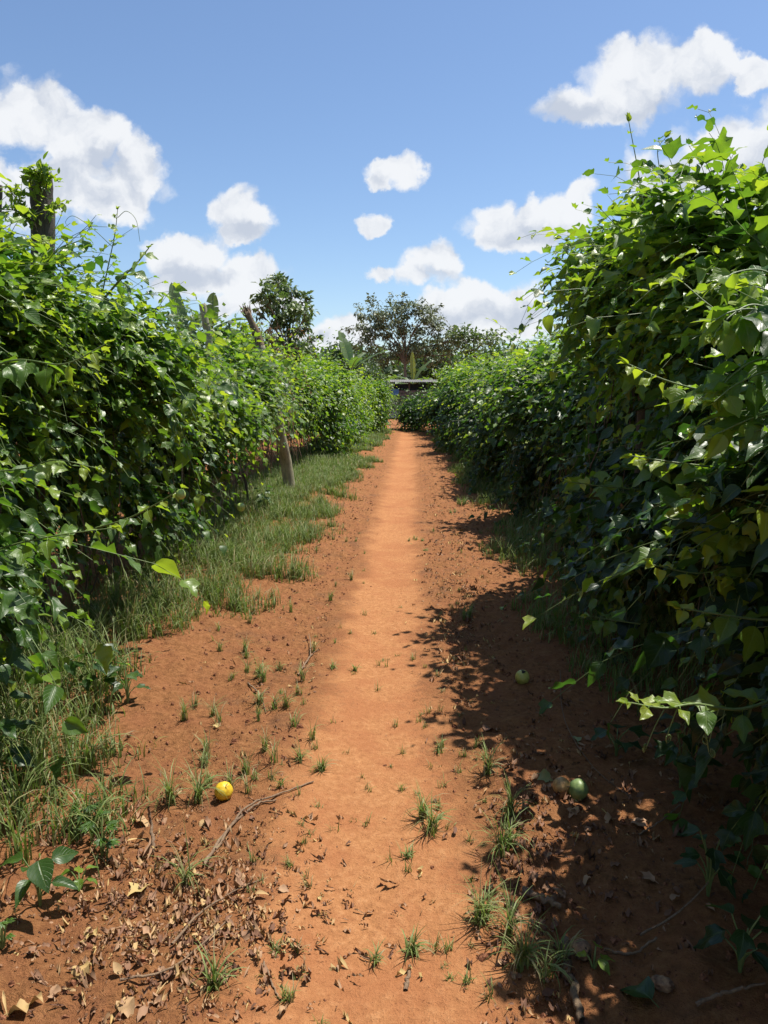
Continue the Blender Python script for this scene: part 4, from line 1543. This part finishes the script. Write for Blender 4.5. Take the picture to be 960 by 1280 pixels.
grow_tree('tree', 'darker bushy tree at the left shoulder of the big sparse tree', (b.x, b.y, 0), 5.2, 4.2, M['tree_leaf'], M['bark_dark'], 9, .3, .18, 3, 40, .32, .9, (.0, .6), .4, cl=.6)
b = P(560, 470, 62)
grow_tree('tree', 'green bushy tree at the right shoulder of the big sparse tree', (b.x, b.y, 0), 4.9, 5.5, M['tree_leaf'], M['bark_dark'], 10, .3, .18, 3, 40, .34, .9, (.0, .6), .4, cl=.6)
b = P(597, 470, 50)
grow_tree('tree', 'feathery small crowned tree rising over the right row', (b.x, b.y, 0), 5.6, 2.6, M['tree_leaf'], M['bark_grey'], 12, .6, .09, 2, 60, .22, 1.2, (.2, .9), .1, cl=.3)
for i, (px, Y, h, w, lb) in enumerate(((640, 66, 5.0, 8, 'low dark tree peeping over the right row beside the feathery tree'),
                                       (690, 70, 5.2, 9, 'low broad tree behind the right row next to the tall vine peak'))):
    b = P(px, 470, Y)
    grow_tree('tree', lb, (b.x, b.y, 0), h, w, M['tree_leaf'], M['bark_dark'], 20 + i, .3, .2, 3, 40, .36, .95, (.05, .6), .3, cl=.7)
b = P(466, 470, 31)
grow_tree('bush', 'round dark citrus like bush left of the plank shed', (b.x, b.y, 0), 2.5, 1.4, M['tree_leaf'], M['bark_dark'], 31, .12, .06, 3, 50, .12, .9, (.0, .55), .4, cl=.2, col_h=(2200, .1, 2.0, .65, 0))['category'] = 'bush'
b = P(212, 440, 11)
grow_tree('bush', 'thin twiggy bush behind the left hedge left of the pale stake', (b.x, b.y, 0), 2.75, 1.3, M['tree_leaf'], M['bark_grey'], 33, .35, .03, 3, 10, .10, .9, (.3, 1), .4, cl=.13)['category'] = 'bush'

# distant wood closing the horizon
rs = np.random.default_rng(70)
CB = Batch()
n = 26000
a = rs.uniform(-1.25, 1.25, n)
rr = rs.uniform(88, 120, n)
x, y = np.sin(a) * rr, np.cos(a) * rr
hh = 2.2 + 3.4 * vnoise(np.stack([x, y, 0 * x], -1), .11, 5) + 1.2 * vnoise(np.stack([x, y, 0 * x], -1), .4, 6)
z = hh * rs.random(n) ** .6
add_leaves(CB, np.stack([x, y, z], -1), rs.normal(0, 1, (n, 3)) + [0, 0, -.5], rs.normal(0, .6, (n, 3)) + [0, -.4, .8], .9 + .8 * rs.random(n), .6 * rs.random(n), 'ovate', 0)
tag(CB.build('far_wood', M['tree_leaf']), 'far belt of dark trees closing the horizon', 'woods', kind='stuff')


# ------------------------------------------------------------------ banana plants
def banana(label, base, stem_h, fronds, seed, r=.09):
    rs = np.random.default_rng(seed)
    th = thing('banana_plant', label, 'banana plant', base)
    base = Vector(base)
    top = base + Vector((rs.normal(0, .05), 0, stem_h))
    rough_pole('pseudostem', [base - Vector((0, 0, .1)), base.lerp(top, .5), top], r, r * .6, M['vine_green'], th, 10, seed, 14, .05)
    for (az, el, length, width, droop, tint) in fronds:
        d = np.array([math.cos(az) * math.cos(el), math.sin(az) * math.cos(el), math.sin(el)])
        n = 26
        pts = [np.array(top)]
        for i in range(n - 1):
            d = nrm(d + np.array([0, 0, -droop / n]))
            pts.append(pts[-1] + d * length / (n - 1))
        pts = np.array(pts)
        V, F = tubes(pts[None], np.linspace(.025, .006, n)[None], 5)
        MB_ = Batch()
        MB_.add(V, F, tint=.9)
        T = nrm(np.gradient(pts, axis=0))
        side = nrm(np.cross(T, [0, 0, 1.]))
        up = np.cross(side, T)
        t = np.linspace(0, 1, n)
        w = width / 2 * np.clip(np.sin(np.clip((t - .14) / .86, 0, 1) ** .8 * np.pi) ** .55, 0, 1) * (t > .14)
        LB = Batch()
        for s_ in (-1, 1):
            # blade split into torn strips
            i = 3
            while i < n - 1:
                j = min(n - 1, i + int(rs.integers(2, 7)))
                dr = rs.uniform(-.1, .5)
                seg = np.arange(i, j + 1)
                q = np.linspace(0, 1, 4)
                out = side[seg] * s_ * math.cos(.35) + up[seg] * math.sin(.35)
                VV = pts[seg][:, None, :] + out[:, None, :] * (w[seg][:, None] * q[None])[..., None]
                VV = VV + np.array([0, 0, -1.]) * (dr * w[seg][:, None] * q[None] ** 2)[..., None]
                VV = VV + T[seg][:, None, :] * (.25 * w[seg][:, None] * q[None])[..., None]
                idx = np.arange(len(seg) * 4).reshape(len(seg), 4)
                F = np.stack([idx[:-1, :-1], idx[:-1, 1:], idx[1:, 1:], idx[1:, :-1]], -1).reshape(-1, 4)
                LB.add(VV.reshape(-1, 3), F, tint=np.clip(tint + rs.normal(0, .05), 0, 1), across=.5)
                i = j
        fo = LB.build('frond', M['banana_leaf'], th)
        MB_.build('midrib', M['vine_green'], fo)
    return th


b = P(438, 470, 32)
banana('banana plant with broad raised fronds over the far left hedge', (b.x, b.y, 0), 2.2, [
    (2.2, 1.2, 2.0, .6, .5, .45), (1.9, 1.0, 1.8, .55, .6, .3), (.25, .75, 1.9, .5, .6, .45), (.1, .3, 1.5, .45, 1.2, .3), (3.4, .5, 1.4, .5, 1.2, .35), (-1.2, .8, 1.5, .5, 1.0, .4), (1.0, .9, 1.4, .5, .7, .3)], 1)
b = P(516, 470, 43)
banana('banana plant with a yellow upright new leaf behind the shed roof', (b.x, b.y, 0), 1.7, [
    (1.8, 1.45, 1.9, .36, .1, 1.0), (.5, 1.05, 2.0, .6, .7, .35), (2.6, .75, 2.4, .6, 1.6, .4), (.15, .6, 1.9, .6, 1.6, .4), (3.3, .3, 1.8, .55, 1.2, .35), (-.8, .7, 1.7, .6, 1.3, .45), (-2.2, .6, 1.7, .6, 1.3, .45)], 2)
b = P(222, 440, 13)
banana('banana plant with one dark raised frond left of the pale stake', (b.x, b.y, 0), 2.2, [
    (2.4, 1.35, 1.15, .34, .3, .2), (3.6, .9, .9, .3, 1.0, .3), (.9, 1.1, .9, .34, .9, .3), (-1.2, .8, .8, .3, 1.2, .3)], 3, .07)
b = P(268, 440, 14.5)
banana('banana plant with ragged fronds drooping right of the pale stake', (b.x, b.y, 0), 2.6, [
    (.15, .65, .85, .30, .9, .25), (.05, .12, 1.0, .32, .7, .2), (1.5, 1.35, .75, .28, .2, .7), (3.0, .7, .8, .3, 1.0, .3), (-1.2, .7, .8, .3, 1.2, .3)], 4, .07)


# ------------------------------------------------------------------ plank shed
def box(B, c, s, rot=0.0, tilt=0.0):
    x, y, z = s[0] / 2, s[1] / 2, s[2] / 2
    bv = min(s) * .12
    # box with bevelled long edges (octagonal section along x)
    sec = [(-y, -z + bv), (-y + bv, -z), (y - bv, -z), (y, -z + bv), (y, z - bv), (y - bv, z), (-y + bv, z), (-y, z - bv)]
    V = []
    for sx in (-x, x):
        for (a_, b_) in sec:
            V.append((sx, a_, b_ + sx * tilt))
    V = np.array(V)
    cr, sr = math.cos(rot), math.sin(rot)
    V = np.stack([V[:, 0] * cr - V[:, 1] * sr, V[:, 0] * sr + V[:, 1] * cr, V[:, 2]], -1) + np.array(c)
    F = [[i, (i + 1) % 8, 8 + (i + 1) % 8, 8 + i] for i in range(8)]
    F += [[0, 7, 6, 1], [1, 6, 5, 2], [2, 5, 4, 3], [8, 9, 14, 15], [9, 10, 13, 14], [10, 11, 12, 13]]
    B.add(V, F)


SY = 37.0
sx0, sx1 = P(486, 500, SY).x, P(600, 500, SY).x
zt = P(520, 477, SY).z
shed = thing('plank_shed', 'low grey shed of stacked horizontal planks under a thin tin roof', 'shed', ((sx0 + sx1) / 2, SY, 0))
rs = np.random.default_rng(12)
mx_, Wd = (sx0 + sx1) / 2, sx1 - sx0
z = .06
while z < zt - .42:
    B = Batch()
    hgt = rs.uniform(.085, .14)
    box(B, (mx_ + rs.uniform(-.05, .05), SY + rs.uniform(-.03, .02), z + hgt / 2), (Wd + rs.uniform(-.1, .15), .035, hgt), tilt=rs.uniform(-.006, .006))
    B.build('plank', M['plank_edge'] if rs.random() < .28 else M['plank'], shed, False)
    z += hgt + rs.uniform(.012, .035)
B = Batch()
for xx in (sx0 + .25, sx0 + 1.3, mx_ + .4, sx1 - .2):
    pass
for xx in (sx0 + .12, sx0 + 1.0, sx0 + 2.3, sx1 - .1):
    B = Batch()
    V, F = tubes(np.array([[xx, SY + .07, -.1], [xx + .01, SY + .07, zt * .5], [xx, SY + .07, zt - .03]])[None], .045, 8)
    B.add(V, F)
    B.build('corner_post', M['bark_dark'], shed)
B = Batch()
box(B, (mx_, SY + 2.2, zt / 2 - .05), (Wd, .04, zt - .1))
B.build('rear_wall', M['plank'], shed, False)
for xx in (sx0 + .02, sx1 - .02):
    B = Batch()
    box(B, (xx, SY + 1.1, zt / 2 - .1), (2.1, .04, zt - .2), rot=math.pi / 2)
    B.build('side_wall', M['plank'], shed, False)
# corrugated roof
nx = 160
X = np.linspace(sx0 - .25, sx1 + .25, nx)
Yr = np.linspace(SY - .35, SY + 2.5, 6)
XX, YY = np.meshgrid(X, Yr)
ZZ = zt + .018 * np.sin(XX * 2 * np.pi / .09) + (YY - SY) * .05
top = np.stack([XX, YY, ZZ], -1).reshape(-1, 3)
idx = np.arange(nx * 6).reshape(6, nx)
F = np.stack([idx[:-1, :-1], idx[:-1, 1:], idx[1:, 1:], idx[1:, :-1]], -1).reshape(-1, 4)
B = Batch()
B.add(top, F)
B.add(top - np.array([0, 0, .008]), F[:, ::-1])
B.build('tin_roof', M['metal_roof'], shed)
B = Batch()
box(B, (sx0 + .32, SY - .05, P(493, 490, SY).z), (.36, .02, .30))
B.build('blue_panel', M['blue_sheet'], shed, False)

# ------------------------------------------------------------------ sky, sun
SUN = Vector((.33, .25, 1.0)).normalized()
el = math.asin(SUN.z)
az = math.atan2(SUN.x, SUN.y)      # from +Y towards +X
w = bpy.data.worlds.new('World')
scn.world = w
w.use_nodes = True
nt = w.node_tree
nt.nodes.clear()
k = NT(nt)
sky = k.n('ShaderNodeTexSky', sky_type='NISHITA')
sky.sun_disc = False
sky.sun_elevation = el
sky.sun_rotation = az
sky.altitude = 300
sky.air_density = 1.0
sky.dust_density = .6
sky.ozone_density = 2.0
tc = k.n('ShaderNodeTexCoord').outputs['Generated']
sep = k.n('ShaderNodeSeparateXYZ')
k.l(tc, sep.inputs[0])
ymax = k.math('MAXIMUM', k.math('ABSOLUTE', sep.outputs[1]), .05)
u = k.math('DIVIDE', sep.outputs[0], ymax)
v = k.math('DIVIDE', sep.outputs[2], ymax)
cmb = k.n('ShaderNodeCombineXYZ')
k.l(u, cmb.inputs[0])
k.l(v, cmb.inputs[1])
k.l(k.math('MULTIPLY', k.math('SIGN', sep.outputs[1]), 3.0), cmb.inputs[2])
uv = cmb.outputs[0]
# billow distortion of the coordinates
dn_ = k.n('ShaderNodeTexNoise')
dn_.inputs['Scale'].default_value = 14
dn_.inputs['Detail'].default_value = 6
dn_.inputs['Roughness'].default_value = .6
k.l(uv, dn_.inputs['Vector'])
dv = k.n('ShaderNodeVectorMath', operation='SUBTRACT')
k.l(dn_.outputs['Color'], dv.inputs[0])
dv.inputs[1].default_value = (.5, .5, .5)
ds = k.n('ShaderNodeVectorMath', operation='MULTIPLY')
k.l(dv.outputs[0], ds.inputs[0])
ds.inputs[1].default_value = (.075, .065, 0)
da = k.n('ShaderNodeVectorMath', operation='ADD')
k.l(uv, da.inputs[0])
k.l(ds.outputs[0], da.inputs[1])
duv = da.outputs[0]


def uvpx(px, py):
    d = ray(px, py)
    return d.x / d.y, d.z / d.y


def blob_field(blobs):
    acc = None
    for (cx, cy, rx, ry) in blobs:
        u0, v0 = uvpx(cx, cy)
        u1, _ = uvpx(cx + rx, cy)
        _, v1 = uvpx(cx, cy - ry)
        sx, sy = 1 / abs(u1 - u0), 1 / abs(v1 - v0)
        ma = k.n('ShaderNodeVectorMath', operation='MULTIPLY_ADD')
        k.l(duv, ma.inputs[0])
        ma.inputs[1].default_value = (sx, sy, 0)
        ma.inputs[2].default_value = (-u0 * sx, -v0 * sy, 0)
        ln_ = k.n('ShaderNodeVectorMath', operation='LENGTH')
        k.l(ma.outputs[0], ln_.inputs[0])
        if acc is None:
            acc = ln_.outputs['Value']
        else:
            acc = k.math('SMOOTH_MIN', acc, ln_.outputs['Value'], .25)
    return acc


CLOUDS = [(30, 150, 62, 58), (95, 185, 75, 48), (165, 225, 52, 46), (60, 235, 90, 42), (-60, 200, 90, 80), (130, 258, 60, 24),
          (300, 270, 46, 34), (303, 295, 34, 14),
          (240, 318, 58, 34), (300, 348, 66, 28), (235, 350, 60, 26), (320, 380, 70, 22),
          (420, 408, 45, 22), (400, 425, 40, 18),
          (499, 220, 34, 21), (480, 235, 20, 10), (466, 285, 21, 14),
          (546, 326, 38, 27), (480, 336, 26, 10), (520, 340, 30, 14),
          (600, 368, 50, 28), (560, 378, 40, 26), (640, 385, 50, 38), (610, 410, 80, 25),
          (624, 283, 36, 34), (685, 272, 58, 38), (730, 248, 26, 30), (660, 302, 60, 18),
          (805, 80, 68, 46), (870, 80, 50, 48), (735, 140, 72, 26), (790, 125, 60, 40), (945, 92, 30, 24),
          (905, 185, 85, 58), (850, 230, 70, 50), (990, 190, 90, 70), (900, 250, 110, 40)]
GREY = [(60, 235, 75, 28), (120, 205, 50, 26), (140, 250, 50, 18), (240, 345, 60, 18), (305, 292, 30, 12), (690, 292, 60, 16), (640, 300, 40, 12),
        (745, 140, 80, 20), (830, 115, 70, 30), (620, 395, 90, 22), (550, 342, 36, 10), (860, 225, 80, 40), (930, 215, 60, 40), (420, 415, 40, 12), (480, 232, 20, 8)]
def billow(vec):
    vo = k.n('ShaderNodeTexVoronoi', feature='F1')
    vo.inputs['Scale'].default_value = 17
    vo.inputs['Detail'].default_value = 1.5
    vo.inputs['Roughness'].default_value = .55
    k.l(vec, vo.inputs['Vector'])
    b_ = k.math('SUBTRACT', 1.0, vo.outputs['Distance'])
    return k.math('ADD', k.math('MULTIPLY', k.noise(vec, 13, 8, .55), .62), k.math('MULTIPLY', b_, .38))


fbm = billow(duv)
field = blob_field(CLOUDS)
dens_ = k.math('ADD', k.math('SUBTRACT', 1.0, field), k.math('ADD', k.math('MULTIPLY', k.math('SUBTRACT', fbm, .54), 1.75), .40))
alpha = k.smooth(dens_, -.04, .40)
# elsewhere on the dome: scattered fair weather clouds
sc = k.n('ShaderNodeMapping')
sc.inputs['Scale'].default_value = (2.2, 2.2, 4.0)
k.l(tc, sc.inputs[0])
oth = k.noise(sc.outputs[0], 1.6, 7, .58)
front = k.math('MULTIPLY', k.smooth(sep.outputs[1], .35, .6), 1.0)
oth_a = k.math('MULTIPLY', k.smooth(oth, .54, .66), k.math('SUBTRACT', 1.0, front))
alpha = k.math('MAXIMUM', alpha, oth_a)
# relief: compare the billow noise with itself a step towards the sun
sh = k.n('ShaderNodeVectorMath', operation='ADD')
k.l(duv, sh.inputs[0])
sh.inputs[1].default_value = (.010, .022, 0)
fbm2 = k.noise(sh.outputs[0], 13, 5, .55)
fbm1 = k.noise(duv, 13, 5, .55)
relief = k.math('MULTIPLY', k.math('SUBTRACT', fbm1, fbm2), 2.2)
grey = k.math('SUBTRACT', 1.0, k.smooth(blob_field(GREY), .2, 1.35))
lum = k.math('ADD', k.math('SUBTRACT', 1.0, k.math('MULTIPLY', grey, .42)), relief)
lum = k.math('ADD', lum, k.math('MULTIPLY', k.math('SUBTRACT', .25, k.math('MULTIPLY', alpha, .25)), -.3))
lum = k.smooth(lum, .35, 1.15)
CLOUD_W = 6.9
ccol = k.mix(lum, (.60 * CLOUD_W, .66 * CLOUD_W, .77 * CLOUD_W), (.95 * CLOUD_W, .97 * CLOUD_W, 1.0 * CLOUD_W))
tintn = k.mix(1.0, sky.outputs[0], (.94, 1.0, 1.07), 'MULTIPLY')
skycol = k.mix(k.math('MULTIPLY', alpha, .97), tintn, ccol)
bg = k.n('ShaderNodeBackground')
SKY_STR = .092
bg.inputs['Strength'].default_value = SKY_STR
k.l(skycol, bg.inputs['Color'])
wo = k.n('ShaderNodeOutputWorld')
k.l(bg.outputs[0], wo.inputs[0])
w.cycles.sampling_method = 'MANUAL'
w.cycles.sample_map_resolution = 512

sd = bpy.data.lights.new('sun', 'SUN')
sd.energy = 5.0
sd.angle = R(.5)
sd.color = (1.0, .95, .86)
so = bpy.data.objects.new('sun', sd)
COL.objects.link(so)
so.rotation_euler = (-SUN).to_track_quat('-Z', 'Y').to_euler()
so.location = SUN * 60

scn.view_settings.view_transform = 'Standard'
scn.view_settings.look = 'None'
scn.view_settings.gamma = 1
scn.view_settings.use_curve_mapping = False
scn.view_settings.exposure = 0.6
cy = scn.cycles
cy.max_bounces = 6
cy.diffuse_bounces = 3
cy.glossy_bounces = 2
cy.transmission_bounces = 4
cy.transparent_max_bounces = 4
cy.caustics_reflective = False
cy.caustics_refractive = False
cy.sample_clamp_indirect = 6
